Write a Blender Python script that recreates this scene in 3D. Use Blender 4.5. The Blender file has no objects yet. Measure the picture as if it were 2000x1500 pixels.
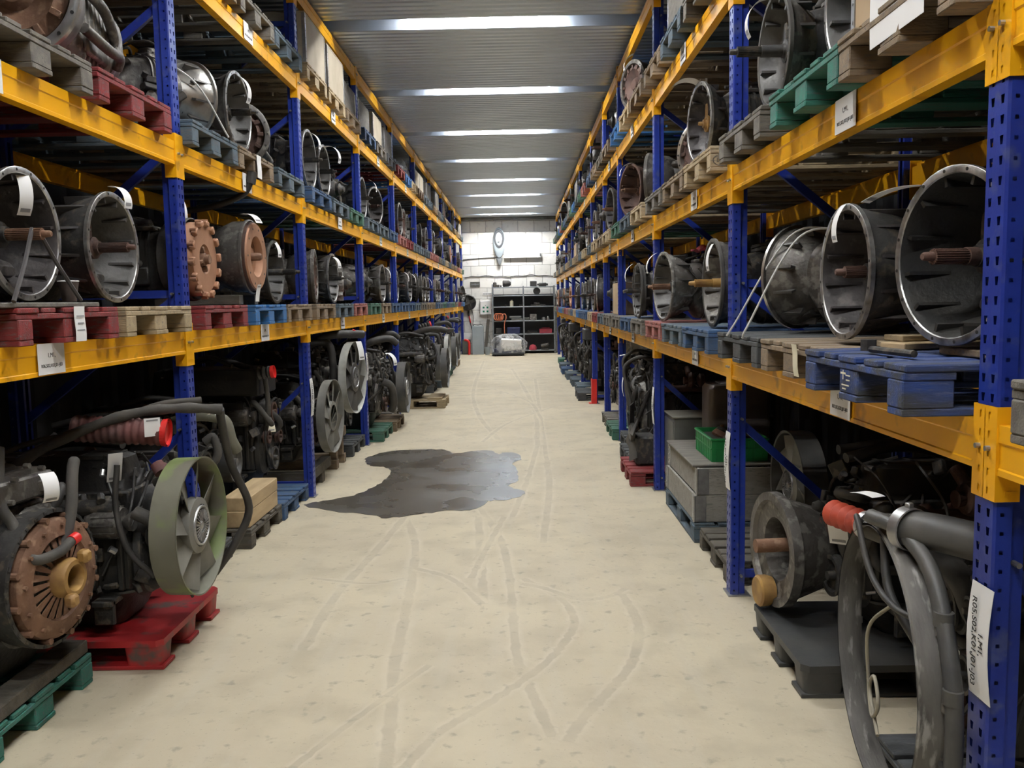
import bpy, math, random
from math import sin, cos, pi, radians
from mathutils import Vector, Matrix, Euler
SC = bpy.context.scene
COL = SC.collection
# ---------------------------------------------------------------- camera
cam_d = bpy.data.cameras.new('camera'); cam = bpy.data.objects.new('camera', cam_d); COL.objects.link(cam)
SC.camera = cam
CAMH = 1.752
cam_d.sensor_width = 36; cam_d.lens = 1666.6/2000*36; cam_d.clip_start = .05; cam_d.clip_end = 120
_yaw, _pit, _rol = -.0107, .0965, -.0189
fw = Vector((sin(_yaw)*cos(_pit), cos(_yaw)*cos(_pit), -sin(_pit)))
rt = Vector((cos(_yaw), -sin(_yaw), 0)); upv = rt.cross(fw)
r2 = rt*cos(_rol) + upv*sin(_rol)
u2 = r2.cross(fw)
cam.matrix_world = Matrix(((r2.x, u2.x, -fw.x, 0), (r2.y, u2.y, -fw.y, 0), (r2.z, u2.z, -fw.z, CAMH), (0, 0, 0, 1)))
# ---------------------------------------------------------------- world, exposure
w = bpy.data.worlds.new('world'); SC.world = w; w.use_nodes = True
w.node_tree.nodes['Background'].inputs[0].default_value = (.75, .8, .9, 1)
w.node_tree.nodes['Background'].inputs[1].default_value = .005
SC.view_settings.view_transform = 'Standard'; SC.view_settings.look = 'None'
SC.view_settings.exposure = 1.3; SC.view_settings.gamma = 1
SC.cycles.max_bounces = 8; SC.cycles.diffuse_bounces = 2; SC.cycles.glossy_bounces = 3
SC.cycles.sample_clamp_indirect = 6
SC.cycles.use_denoising = True
LAMP_Y = [-2.35, .48, 3.31, 6.15, 9.0, 11.83, 14.66, 17.5, 20.33, 23.16, 26.0, 28.3]
LAMP_POWER = 120.0
XL, XR = -1.914, 1.211           # aisle faces of the racks
XC = (XL+XR)/2
YB = 29.15                       # back wall
ZC = 4.58                        # ceiling
PL = [-.65, 2.12, 4.914, 7.702, 10.528, 13.387, 16.2, 19.0, 21.8, 24.6, 26.3, 28.95]
PR = [-.58, 2.214, 4.949, 7.751, 10.537, 12.35, 14.43, 17.1, 19.85, 22.5, 25.1, 27.8]
# connector bottoms
ZL = [1.418, 2.480, 3.561, 4.36]; ZR = [1.216, 2.278, 3.36, 4.27]

# ---------------------------------------------------------------- helpers
def V(*a): return Vector(a)
class MB:
    """collects shapes, links them as one mesh"""
    def __init__(s): s.v = []; s.f = []; s.mi = []; s.sm = []; s.m = 0; s.s = False; s.T = None; s.uv = None
    def add(s, vs, fs, smooth=None):
        o = len(s.v)
        if s.T: vs = [s.T @ Vector(p) for p in vs]
        s.v += [tuple(p) for p in vs]; s.f += [tuple(i+o for i in f) for f in fs]
        sm = s.s if smooth is None else smooth
        s.mi += [s.m]*len(fs); s.sm += [sm]*len(fs); return s
    def box(s, c, d, rot=None, ch=0.0):
        cx, cy, cz = c; a, b, h = d[0]/2, d[1]/2, d[2]/2
        if ch <= 0:
            vs = [(x, y, z) for x in (-a, a) for y in (-b, b) for z in (-h, h)]
            fs = [(0, 1, 3, 2), (4, 6, 7, 5), (0, 4, 5, 1), (2, 3, 7, 6), (0, 2, 6, 4), (1, 5, 7, 3)]
        else:
            k = min(ch, a*.9, b*.9, h*.9); vs = []; idx = {}
            for i, sx in enumerate((-1, 1)):
                for j, sy in enumerate((-1, 1)):
                    for l, sz in enumerate((-1, 1)):
                        for ax in range(3):
                            p = [sx*(a-k), sy*(b-k), sz*(h-k)]
                            p[ax] = (sx*a, sy*b, sz*h)[ax]
                            idx[(i, j, l, ax)] = len(vs); vs.append(tuple(p))
            fs = []
            for ax in range(3):
                for sgn in (0, 1):
                    o1, o2 = [q for q in range(3) if q != ax]; q = []
                    for (p1, p2) in ((0, 0), (1, 0), (1, 1), (0, 1)):
                        t = [0, 0, 0]; t[ax] = sgn; t[o1] = p1; t[o2] = p2; q.append(idx[(t[0], t[1], t[2], ax)])
                    fs.append(tuple(q))
            for ax in range(3):
                o1, o2 = [q for q in range(3) if q != ax]
                for p1 in (0, 1):
                    for p2 in (0, 1):
                        q = []
                        for (e, fa) in ((0, o1), (0, o2), (1, o2), (1, o1)):
                            t = [0, 0, 0]; t[ax] = e; t[o1] = p1; t[o2] = p2; q.append(idx[(t[0], t[1], t[2], fa)])
                        fs.append(tuple(q))
            for i in (0, 1):
                for j in (0, 1):
                    for l in (0, 1): fs.append(tuple(idx[(i, j, l, ax)] for ax in range(3)))
        if rot is not None:
            R = Euler(rot).to_matrix() if not isinstance(rot, Matrix) else rot
            vs = [R @ Vector(p) for p in vs]
        return s.add([(p[0]+cx, p[1]+cy, p[2]+cz) for p in vs], fs, False)
    def lathe(s, prof, c=(0, 0, 0), ax='x', n=32, cap=True, smooth=True, a0=0, a1=2*pi):
        """profile [(position along axis, radius)]"""
        vs = []; fs = []; full = abs(a1-a0-2*pi) < 1e-6; m = n if full else n+1
        for (t, r) in prof:
            for i in range(m):
                a = a0+(a1-a0)*i/n; p, q = r*cos(a), r*sin(a)
                vs.append({'x': (t, p, q), 'y': (p, t, q), 'z': (p, q, t)}[ax])
        for k in range(len(prof)-1):
            for i in range(n):
                j = (i+1) % m; fs.append((k*m+i, k*m+j, (k+1)*m+j, (k+1)*m+i))
        vs = [(x+c[0], y+c[1], z+c[2]) for x, y, z in vs]
        s.add(vs, fs, smooth)
        if cap and full:
            for k in (0, len(prof)-1):
                if prof[k][1] > 1e-5:
                    s.add(vs[k*m:(k+1)*m], [tuple(range(m))], False)
        return s
    def cyl(s, p0, p1, r, r1=None, n=12, smooth=True):
        return s.tube([p0, p1], r, n, r1=r1, smooth=smooth)
    def tube(s, pts, r, n=8, r1=None, cap=True, smooth=True, prof=None, closed=False):
        pts = [Vector(p) for p in pts]; N = len(pts); vs = []; fs = []
        t = (pts[1]-pts[0]).normalized(); up = Vector((0, 0, 1)) if abs(t.z) < .9 else Vector((1, 0, 0))
        a = t.cross(up).normalized(); b = a.cross(t)
        for k, p in enumerate(pts):
            if k == 0: d = pts[1]-pts[0]
            elif k == N-1: d = pts[-1]-pts[-2]
            else: d = pts[k+1]-pts[k-1]
            if d.length < 1e-9: d = t
            d.normalize(); a = (a-d*a.dot(d)).normalized(); b = d.cross(a)
            rr = r if r1 is None else r+(r1-r)*k/(N-1)
            if prof: rr = r*prof(k/(N-1))
            for i in range(n):
                g = 2*pi*i/n; vs.append(p+a*(rr*cos(g))+b*(rr*sin(g)))
        for k in range(N-1):
            for i in range(n):
                j = (i+1) % n; fs.append((k*n+i, k*n+j, (k+1)*n+j, (k+1)*n+i))
        s.add(vs, fs, smooth)
        if cap: s.add(vs[:n], [tuple(range(n))], False); s.add(vs[-n:], [tuple(range(n))], False)
        return s
    def loft(s, secs, n=24, e=4.0, cap=True, smooth=True, ax='x'):
        """superellipse sections (x, cy, cz, hy, hz)"""
        vs = []; fs = []
        for sec in secs:
            x, cy, cz, hy, hz = sec[:5]; ee = sec[5] if len(sec) > 5 else e
            for i in range(n):
                a = 2*pi*(i+.5)/n; c, d = cos(a), sin(a)
                y = math.copysign(abs(c)**(2/ee), c)*hy; z = math.copysign(abs(d)**(2/ee), d)*hz
                vs.append((x, cy+y, cz+z) if ax == 'x' else (cy+y, cz+z, x))
        for k in range(len(secs)-1):
            for i in range(n):
                j = (i+1) % n; fs.append((k*n+i, k*n+j, (k+1)*n+j, (k+1)*n+i))
        s.add(vs, fs, smooth)
        if cap: s.add(vs[:n], [tuple(range(n))], False); s.add(vs[-n:], [tuple(range(n))], False)
        return s
    def prism(s, poly, y0, y1, ax='y'):
        """polygon (a,b) extruded along an axis"""
        n = len(poly)
        def P(a, b, t): return {'y': (a, t, b), 'x': (t, a, b), 'z': (a, b, t)}[ax]
        vs = [P(a, b, y0) for a, b in poly]+[P(a, b, y1) for a, b in poly]
        fs = [(i, (i+1) % n, n+(i+1) % n, n+i) for i in range(n)]+[tuple(range(n)), tuple(range(n, 2*n))]
        return s.add(vs, fs, False)
    def obj(s, name, mats, parent=None, loc=(0, 0, 0), rot=(0, 0, 0)):
        me = bpy.data.meshes.new(name); me.from_pydata(s.v, [], s.f)
        if not isinstance(mats, (list, tuple)): mats = [mats]
        for m in mats: me.materials.append(m)
        me.polygons.foreach_set('material_index', s.mi); me.polygons.foreach_set('use_smooth', s.sm)
        me.update()
        import bmesh
        bm = bmesh.new(); bm.from_mesh(me); bmesh.ops.recalc_face_normals(bm, faces=bm.faces)
        bm.to_mesh(me); bm.free()
        if any(s.sm):
            try: me.set_sharp_from_angle(angle=radians(42))
            except Exception: pass
        o = bpy.data.objects.new(name, me); COL.objects.link(o); o.location = loc; o.rotation_euler = rot
        if parent is not None: o.parent = parent
        return o
def smooth_path(pts, k=6):
    P = [Vector(p) for p in pts]; P = [P[0]*2-P[1]]+P+[P[-1]*2-P[-2]]; out = []
    for i in range(1, len(P)-2):
        for j in range(k):
            t = j/k; a, b, c, d = P[i-1], P[i], P[i+1], P[i+2]
            out.append(.5*((2*b)+(c-a)*t+(2*a-5*b+4*c-d)*t*t+(3*b-a-3*c+d)*t**3))
    out.append(P[-2]); return out
LABELS = {}
def tag(o, label, cat, group=None):
    n = len(label.replace(',', ' ').split())
    if n < 4 or n > 16: print('LABEL LENGTH', n, label)
    if label in LABELS: print('DUP LABEL', label)
    LABELS[label] = 1
    o['label'] = label; o['category'] = cat
    if group: o['group'] = group
    return o
def struct(o): o['kind'] = 'structure'; return o
def empty(name, loc=(0, 0, 0), rz=0):
    o = bpy.data.objects.new(name, None); COL.objects.link(o); o.location = loc; o.rotation_euler = (0, 0, rz)
    o.empty_display_size = .05; return o
def kids(o): return KID.get(o.name, [])
def dup(root, loc, rot, mats=None, scale=None):
    r = root.copy(); COL.objects.link(r); r.location = loc; r.rotation_euler = rot
    for k in ('label', 'category', 'group'):
        if k in r: del r[k]
    def sub(a, b):
        for ch in [x for x in CH.get(a, ())]:
            c = ch.copy(); COL.objects.link(c); c.parent = b; sub(ch, c)
            if mats: override(c, mats)
    if root not in CH: index(root)
    sub(root, r)
    if mats and r.type == 'MESH': override(r, mats)
    if scale: r.scale = scale if not isinstance(scale, (int, float)) else (scale,)*3
    return r
CH = {}
def index(o):
    CH[o] = list(o.children)
    for c in o.children: index(c)
def override(o, m):
    for sl in o.material_slots: sl.link = 'OBJECT'; sl.material = m

# ---------------------------------------------------------------- materials
def mat(name, col, rough=.6, metal=0.0, col2=None, scale=6.0, amt=.5, bump=0.0, bscale=60, contrast=.5, col3=None, scale3=25, amt3=.35, stretch=None, spec=None):
    m = bpy.data.materials.new(name); m.use_nodes = True; nt = m.node_tree; N = nt.nodes; L = nt.links
    b = N['Principled BSDF']; b.inputs['Roughness'].default_value = rough; b.inputs['Metallic'].default_value = metal
    if spec is not None: b.inputs['Specular IOR Level'].default_value = spec
    b.inputs['Base Color'].default_value = (*col, 1)
    tc = N.new('ShaderNodeTexCoord'); oi = N.new('ShaderNodeObjectInfo')
    mp = N.new('ShaderNodeMapping'); L.new(tc.outputs['Object'], mp.inputs[0])
    ad = N.new('ShaderNodeVectorMath'); ad.operation = 'MULTIPLY_ADD'
    L.new(oi.outputs['Location'], ad.inputs[0]); ad.inputs[1].default_value = (1.7, 1.3, 1.9); L.new(mp.outputs[0], ad.inputs[2])
    if stretch: mp.inputs['Scale'].default_value = stretch
    def noise(sc, det=5):
        n = N.new('ShaderNodeTexNoise'); n.inputs['Scale'].default_value = sc; n.inputs['Detail'].default_value = det
        L.new(ad.outputs[0], n.inputs['Vector']); return n
    last = None
    if col2 is not None:
        n = noise(scale); r = N.new('ShaderNodeMapRange')
        r.inputs[1].default_value = .5-contrast*.5*amt*0-.18+(.5-amt)*.5; r.inputs[2].default_value = .5+.18+(.5-amt)*.5
        L.new(n.outputs['Fac'], r.inputs[0]); mx = N.new('ShaderNodeMix'); mx.data_type = 'RGBA'
        mx.inputs[6].default_value = (*col, 1); mx.inputs[7].default_value = (*col2, 1); L.new(r.outputs[0], mx.inputs[0]); last = mx.outputs[2]
    if col3 is not None:
        n = noise(scale3, 8); r = N.new('ShaderNodeMapRange'); r.inputs[1].default_value = .62-amt3*.3; r.inputs[2].default_value = .68-amt3*.3+.04
        L.new(n.outputs['Fac'], r.inputs[0]); mx = N.new('ShaderNodeMix'); mx.data_type = 'RGBA'
        if last: L.new(last, mx.inputs[6])
        else: mx.inputs[6].default_value = (*col, 1)
        mx.inputs[7].default_value = (*col3, 1); L.new(r.outputs[0], mx.inputs[0]); last = mx.outputs[2]
    if last: L.new(last, b.inputs['Base Color'])
    if bump:
        n = noise(bscale, 4); bp = N.new('ShaderNodeBump'); bp.inputs['Strength'].default_value = bump; bp.inputs['Distance'].default_value = .01
        L.new(n.outputs['Fac'], bp.inputs['Height']); L.new(bp.outputs[0], b.inputs['Normal'])
    return m
M = {}
M['blue'] = mat('blue_powder_paint', (.010, .024, .21), .36, 0, (.014, .036, .27), 4, .5, .05, 90, col3=(.05, .07, .22), scale3=14, amt3=.12)
M['orange'] = mat('orange_yellow_paint', (.95, .47, .008), .34, 0, (.88, .41, .008), 3, .5, .03, 60, col3=(.60, .27, .015), scale3=9, amt3=.08)
M['steel'] = mat('zinc_steel', (.42, .42, .42), .4, .8, (.3, .3, .3), 20, .5)
M['gunmetal'] = mat('dirty_cast_iron', (.055, .053, .05), .62, .35, (.028, .026, .025), 7, .5, .35, 40, col3=(.10, .085, .065), scale3=20, amt3=.3)
M['black'] = mat('oily_black_iron', (.022, .022, .022), .5, .2, (.038, .035, .03), 8, .5, .3, 45)
M['rubber'] = mat('black_rubber', (.022, .021, .02), .62, 0, (.05, .045, .04), 9, .4, .1, 80)
M['dustrub'] = mat('dusty_rubber', (.075, .068, .058), .8, 0, (.035, .033, .03), 7, .5, .1, 80)
M['plastic'] = mat('black_plastic', (.03, .03, .032), .42, 0, (.055, .052, .05), 9, .4)
M['alu'] = mat('cast_aluminium', (.30, .29, .27), .5, .55, (.15, .14, .125), 8, .5, .3, 50, col3=(.42, .41, .39), scale3=22, amt3=.3)
M['dalu'] = mat('dark_dirty_aluminium', (.14, .13, .12), .52, .5, (.07, .063, .055), 7, .5, .35, 50, col3=(.21, .2, .18), scale3=18, amt3=.3)
M['silver'] = mat('bright_machined_alloy', (.62, .61, .58), .32, .85, (.36, .35, .33), 12, .5, .1, 60)
M['rim'] = mat('scraped_flange_metal', (.50, .50, .49), .36, .8, (.17, .16, .15), 16, .5, .15, 60)
M['inner'] = mat('clutch_dust_coating', (.05, .041, .04), .6, .15, (.024, .021, .021), 6, .5, .25, 50, col3=(.085, .075, .07), scale3=16, amt3=.25)
M['innerg'] = mat('grey_clutch_dust', (.12, .115, .11), .5, .3, (.055, .052, .05), 5, .45, .2, 50)
M['rust'] = mat('brown_surface_rust', (.20, .105, .062), .72, .2, (.13, .068, .042), 9, .45, .25, 60, col3=(.25, .15, .095), scale3=22, amt3=.2)
M['rustl'] = mat('light_rust_disc', (.42, .23, .14), .6, .3, (.30, .15, .085), 6, .45, .1, 60)
M['rustd'] = mat('dark_rust', (.10, .05, .035), .72, .2, (.05, .03, .025), 9, .5, .3, 50)
M['ochre'] = mat('ochre_casting', (.42, .25, .07), .55, .2, (.24, .13, .05), 12, .5, .1)
M['fang'] = mat('grey_green_fan_plastic', (.165, .165, .12), .6, 0, (.13, .125, .095), 4, .5, .05, 40, col3=(.17, .22, .08), scale3=3.5, amt3=.3)
M['fank'] = mat('dark_fan_plastic', (.045, .045, .045), .5, 0, (.1, .095, .085), 5, .4, .05, 40)
M['fangrey'] = mat('grey_fan_plastic', (.23, .225, .2), .55, 0, (.12, .115, .10), 5, .5, .05, 40)
M['whitefan'] = mat('pale_shroud_plastic', (.52, .53, .50), .45, 0, (.26, .26, .23), 5, .45, .05, 40)
M['red'] = mat('red_plastic_cap', (.75, .03, .025), .4, 0, (.6, .02, .02), 9, .4)
M['redsil'] = mat('red_silicone_hose', (.50, .075, .035), .6, 0, (.33, .05, .03), 10, .5, .1, 60)
M['redhose'] = mat('dusty_red_hose', (.17, .055, .05), .8, 0, (.10, .06, .055), 7, .5, .1, 60)
M['paper'] = mat('white_paper', (.82, .82, .82), .7)
M['paper2'] = mat('cream_paper', (.70, .66, .50), .75)
M['print'] = mat('grey_print', (.25, .25, .26), .8)
M['shroud'] = mat('scuffed_grey_shroud', (.16, .15, .135), .6, 0, (.07, .066, .06), 5, .5, .1, 40, col3=(.30, .29, .27), scale3=9, amt3=.2, stretch=(4, 1, 1))
M['beltc'] = mat('faded_strap_webbing', (.30, .27, .20), .7, 0, (.2, .18, .14), 8, .5)
M['ink'] = mat('black_ink', (.02, .02, .02), .7)
M['strap'] = mat('white_strap', (.66, .66, .64), .5)
M['bstrap'] = mat('dark_strap', (.05, .045, .045), .6)
WOODC = {
 'pale': ((.42, .33, .20), (.30, .23, .14)), 'grey': ((.17, .155, .13), (.09, .082, .07)), 'brown': ((.24, .18, .115), (.14, .10, .065)),
 'red': ((.22, .022, .024), (.12, .028, .026)), 'pink': ((.36, .12, .10), (.2, .09, .08)), 'blue': ((.03, .085, .20), (.05, .07, .10)), 'chipblue': ((.042, .047, .056), (.018, .055, .23)), 'palegrey': ((.30, .285, .25), (.2, .19, .165)),
 'brightblue': ((.025, .14, .38), (.05, .12, .24)), 'slate': ((.075, .115, .15), (.07, .08, .085)), 'dark': ((.06, .065, .07), (.035, .035, .035)),
 'teal': ((.03, .17, .125), (.045, .12, .10)), 'green': ((.035, .14, .09), (.06, .09, .07)), 'dirt': ((.10, .085, .065), (.05, .045, .035))}
for k, (a, b_) in WOODC.items():
    M['w_'+k] = mat('pallet_wood_'+k, a, .82, 0, b_, 7, .42, .3, 70, col3=tuple(.55*x+.06 for x in b_), scale3=30, amt3=.2, stretch=(.6, 3, 3))
M['timber'] = mat('fresh_timber', (.50, .37, .21), .75, 0, (.36, .26, .14), 5, .45, .15, 60, stretch=(3, .5, 3))
M['ply'] = mat('plywood_sheet', (.50, .44, .34), .7, 0, (.40, .34, .25), 4, .5, .1, 60)
M['card'] = mat('cardboard', (.45, .33, .20), .8, 0, (.38, .27, .16), 4, .5)
M['greenpl'] = mat('green_crate_plastic', (.02, .24, .06), .4, 0, (.015, .16, .045), 7, .4)
M['greysheet'] = mat('grey_sheet_metal', (.15, .155, .14), .45, .3, (.09, .09, .08), 4, .5, .1, 30)
M['olive'] = mat('dusty_steel_top', (.21, .20, .165), .55, .2, (.13, .125, .1), 5, .5)
M['taupe'] = mat('brown_grey_sheet', (.13, .105, .09), .5, .3, (.08, .066, .058), 4, .5, .1, 30)
M['lockgrey'] = mat('light_grey_locker', (.36, .41, .44), .45, 0, (.31, .36, .39), 4, .5)
M['shelfst'] = mat('galvanised_shelf', (.30, .32, .34), .45, .35, (.22, .24, .25), 6, .5)
M['dkpanel'] = mat('dark_back_panel', (.035, .037, .04), .7)
M['yellow'] = mat('faded_yellow', (.55, .45, .12), .6)
def new_empty_mat(name):
    m = bpy.data.materials.new(name); m.use_nodes = True; return m, m.node_tree.nodes, m.node_tree.links
# clear stretch film
m, N, L = new_empty_mat('clear_film'); b = N['Principled BSDF']
b.inputs['Base Color'].default_value = (.85, .87, .9, 1); b.inputs['Roughness'].default_value = .22
b.inputs['Alpha'].default_value = .5
n = N.new('ShaderNodeTexNoise'); n.inputs['Scale'].default_value = 6; n.inputs['Detail'].default_value = 3
tc = N.new('ShaderNodeTexCoord'); L.new(tc.outputs['Object'], n.inputs[0])
r = N.new('ShaderNodeMapRange'); r.inputs[1].default_value = .4; r.inputs[2].default_value = .6; r.inputs[3].default_value = .06; r.inputs[4].default_value = .38
L.new(n.outputs[0], r.inputs[0]); L.new(r.outputs[0], b.inputs['Alpha'])
bp = N.new('ShaderNodeBump'); bp.inputs['Distance'].default_value = .05; bp.inputs['Strength'].default_value = .7; L.new(n.outputs[0], bp.inputs['Height']); L.new(bp.outputs[0], b.inputs['Normal'])
M['film'] = m
# lamp tube
m, N, L = new_empty_mat('fluorescent_tube'); b = N['Principled BSDF']
b.inputs['Emission Color'].default_value = (1, 1, .985, 1); b.inputs['Emission Strength'].default_value = LAMP_POWER
b.inputs['Base Color'].default_value = (.9, .9, .9, 1); M['tube'] = m
M['tube_boost'] = m.copy(); M['tube_boost'].node_tree.nodes['Principled BSDF'].inputs['Emission Strength'].default_value = LAMP_POWER*1.7  # last lamp only: emission boosted to whiten the end wall

def floor_mat(name, track=False):
    m, N, L = new_empty_mat(name); b = N['Principled BSDF']; b.inputs['Roughness'].default_value = .62
    g = N.new('ShaderNodeNewGeometry')
    def noise(sc, det=6, vec=None):
        n = N.new('ShaderNodeTexNoise'); n.inputs['Scale'].default_value = sc; n.inputs['Detail'].default_value = det
        L.new(vec or g.outputs['Position'], n.inputs['Vector']); return n.outputs['Fac']
    def ramp(f, a, b2, c=0, d=1):
        r = N.new('ShaderNodeMapRange'); r.inputs[1].default_value = a; r.inputs[2].default_value = b2; r.inputs[3].default_value = c; r.inputs[4].default_value = d
        L.new(f, r.inputs[0]); return r.outputs[0]
    def mix(f, a, b2):
        x = N.new('ShaderNodeMix'); x.data_type = 'RGBA'
        if hasattr(f, 'links'): L.new(f, x.inputs[0])
        else: x.inputs[0].default_value = f
        for i, c in ((6, a), (7, b2)):
            if isinstance(c, tuple): x.inputs[i].default_value = (*c, 1)
            else: L.new(c, x.inputs[i])
        return x.outputs[2]
    base = mix(ramp(noise(.9), .35, .65), (.56, .495, .355), (.49, .43, .315))
    base = mix(ramp(noise(3.2, 8), .47, .68, 0, .7), base, (.41, .36, .26))
    base = mix(ramp(noise(14, 8), .60, .72, 0, .6), base, (.25, .225, .175))
    base = mix(ramp(noise(60, 3), .66, .74, 0, .5), base, (.2, .18, .14))
    mp = N.new('ShaderNodeMapping'); mp.inputs['Scale'].default_value = (9, .7, 1); L.new(g.outputs['Position'], mp.inputs[0])
    base = mix(ramp(noise(1.2, 6, mp.outputs[0]), .5, .72, 0, .35), base, (.52, .48, .38))
    if track:
        uv = N.new('ShaderNodeTexCoord'); sx = N.new('ShaderNodeSeparateXYZ'); L.new(uv.outputs['UV'], sx.inputs[0])
        a = ramp(sx.outputs[0], 0, .22); a2 = ramp(sx.outputs[0], 1, .78)
        mm = N.new('ShaderNodeMath'); mm.operation = 'MULTIPLY'; L.new(a, mm.inputs[0]); L.new(a2, mm.inputs[1])
        # dusty edges light, centre darker
        d = N.new('ShaderNodeMath'); d.operation = 'SUBTRACT'; L.new(sx.outputs[0], d.inputs[0]); d.inputs[1].default_value = .5
        ab = N.new('ShaderNodeMath'); ab.operation = 'ABSOLUTE'; L.new(d.outputs[0], ab.inputs[0])
        tc2 = mix(ramp(ab.outputs[0], .17, .25), (.40, .355, .27), (.60, .54, .42))
        k = N.new('ShaderNodeMath'); k.operation = 'MULTIPLY'; L.new(mm.outputs[0], k.inputs[0]); L.new(ramp(noise(5, 5), 0.3, .65, .05, .6), k.inputs[1])
        base = mix(k.outputs[0], base, tc2)
    L.new(base, b.inputs['Base Color'])
    bp = N.new('ShaderNodeBump'); bp.inputs['Strength'].default_value = .25; bp.inputs['Distance'].default_value = .01
    L.new(noise(25, 8), bp.inputs['Height']); L.new(bp.outputs[0], b.inputs['Normal'])
    return m
M['floor'] = floor_mat('dusty_concrete'); M['track'] = floor_mat('concrete_with_tyre_track', True)
# puddle
m, N, L = new_empty_mat('wet_concrete'); b = N['Principled BSDF']; g = N.new('ShaderNodeNewGeometry')
n = N.new('ShaderNodeTexNoise'); n.inputs['Scale'].default_value = 1.6; n.inputs['Detail'].default_value = 6; L.new(g.outputs['Position'], n.inputs['Vector'])
r = N.new('ShaderNodeMapRange'); r.inputs[1].default_value = .35; r.inputs[2].default_value = .65; L.new(n.outputs[0], r.inputs[0])
x = N.new('ShaderNodeMix'); x.data_type = 'RGBA'; x.inputs[6].default_value = (.070, .060, .046, 1); x.inputs[7].default_value = (.105, .098, .086, 1); L.new(r.outputs[0], x.inputs[0])
L.new(x.outputs[2], b.inputs['Base Color'])
r = N.new('ShaderNodeMapRange'); r.inputs[1].default_value = .3; r.inputs[2].default_value = .7; r.inputs[3].default_value = .20; r.inputs[4].default_value = .36; L.new(n.outputs[0], r.inputs[0])
L.new(r.outputs[0], b.inputs['Roughness']); b.inputs['Specular IOR Level'].default_value = .5
M['puddle'] = m
# painted block wall
def block_mat(name, c1, c2, mortar, bw=.52, bh=.36, rough=.75):
    m, N, L = new_empty_mat(name); b = N['Principled BSDF']; b.inputs['Roughness'].default_value = rough
    tc = N.new('ShaderNodeTexCoord'); sp = N.new('ShaderNodeSeparateXYZ'); L.new(tc.outputs['Object'], sp.inputs[0])
    cb = N.new('ShaderNodeCombineXYZ'); L.new(sp.outputs[0], cb.inputs[0]); L.new(sp.outputs[2], cb.inputs[1])
    nn = N.new('ShaderNodeTexNoise'); nn.inputs['Scale'].default_value = 3; L.new(tc.outputs['Object'], nn.inputs[0])
    ad = N.new('ShaderNodeMixRGB'); ad.inputs[0].default_value = .035; L.new(cb.outputs[0], ad.inputs[1]); L.new(nn.outputs['Color'], ad.inputs[2])
    br = N.new('ShaderNodeTexBrick'); L.new(ad.outputs[0], br.inputs['Vector']); br.inputs['Scale'].default_value = 1
    br.inputs['Brick Width'].default_value = bw; br.inputs['Row Height'].default_value = bh; br.inputs['Mortar Size'].default_value = .012; br.inputs['Mortar Smooth'].default_value = .4
    br.inputs['Color1'].default_value = (*c1, 1); br.inputs['Color2'].default_value = (*c2, 1); br.inputs['Mortar'].default_value = (*mortar, 1)
    n2 = N.new('ShaderNodeTexNoise'); n2.inputs['Scale'].default_value = 7; n2.inputs['Detail'].default_value = 8; L.new(tc.outputs['Object'], n2.inputs[0])
    r = N.new('ShaderNodeMapRange'); r.inputs[1].default_value = .55; r.inputs[2].default_value = .72; r.inputs[4].default_value = .45; L.new(n2.outputs[0], r.inputs[0])
    x = N.new('ShaderNodeMix'); x.data_type = 'RGBA'; L.new(r.outputs[0], x.inputs[0]); L.new(br.outputs[0], x.inputs[6]); x.inputs[7].default_value = (*[q*.55 for q in c1], 1)
    L.new(x.outputs[2], b.inputs['Base Color'])
    bp = N.new('ShaderNodeBump'); bp.inputs['Strength'].default_value = .6; bp.inputs['Distance'].default_value = .015; bp.invert = True
    L.new(br.outputs['Fac'], bp.inputs['Height']); L.new(bp.outputs[0], b.inputs['Normal'])
    return m
M['blocks'] = block_mat('white_painted_blocks', (.84, .83, .79), (.76, .75, .71), (.42, .41, .39))
M['ceil'] = mat('galvanised_roof_sheet', (.52, .57, .64), .36, .88, (.45, .50, .57), 2.0, .5, .03, 30, stretch=(.4, 6, 1))
M['sidewall'] = mat('dark_wall_sheet', (.022, .023, .025), .6, .1, (.014, .014, .015), 3, .5)
def text_mesh(name, body, size, mat_, parent=None, align='CENTER', line=1.0):
    cu = bpy.data.curves.new(name, 'FONT'); cu.body = body; cu.size = size; cu.align_x = align; cu.align_y = 'CENTER'; cu.space_line = line
    cu.extrude = .0004
    o = bpy.data.objects.new(name, cu); COL.objects.link(o)
    dg = bpy.context.evaluated_depsgraph_get(); me = bpy.data.meshes.new_from_object(o.evaluated_get(dg))
    bpy.data.objects.remove(o); me.materials.clear(); me.materials.append(mat_)
    o = bpy.data.objects.new(name, me); COL.objects.link(o)
    if parent: o.parent = parent
    return o
ORD = ['first', 'second', 'third', 'fourth', 'fifth', 'sixth', 'seventh', 'eighth', 'ninth', 'tenth', 'eleventh', 'twelfth', 'thirteenth']
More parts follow.
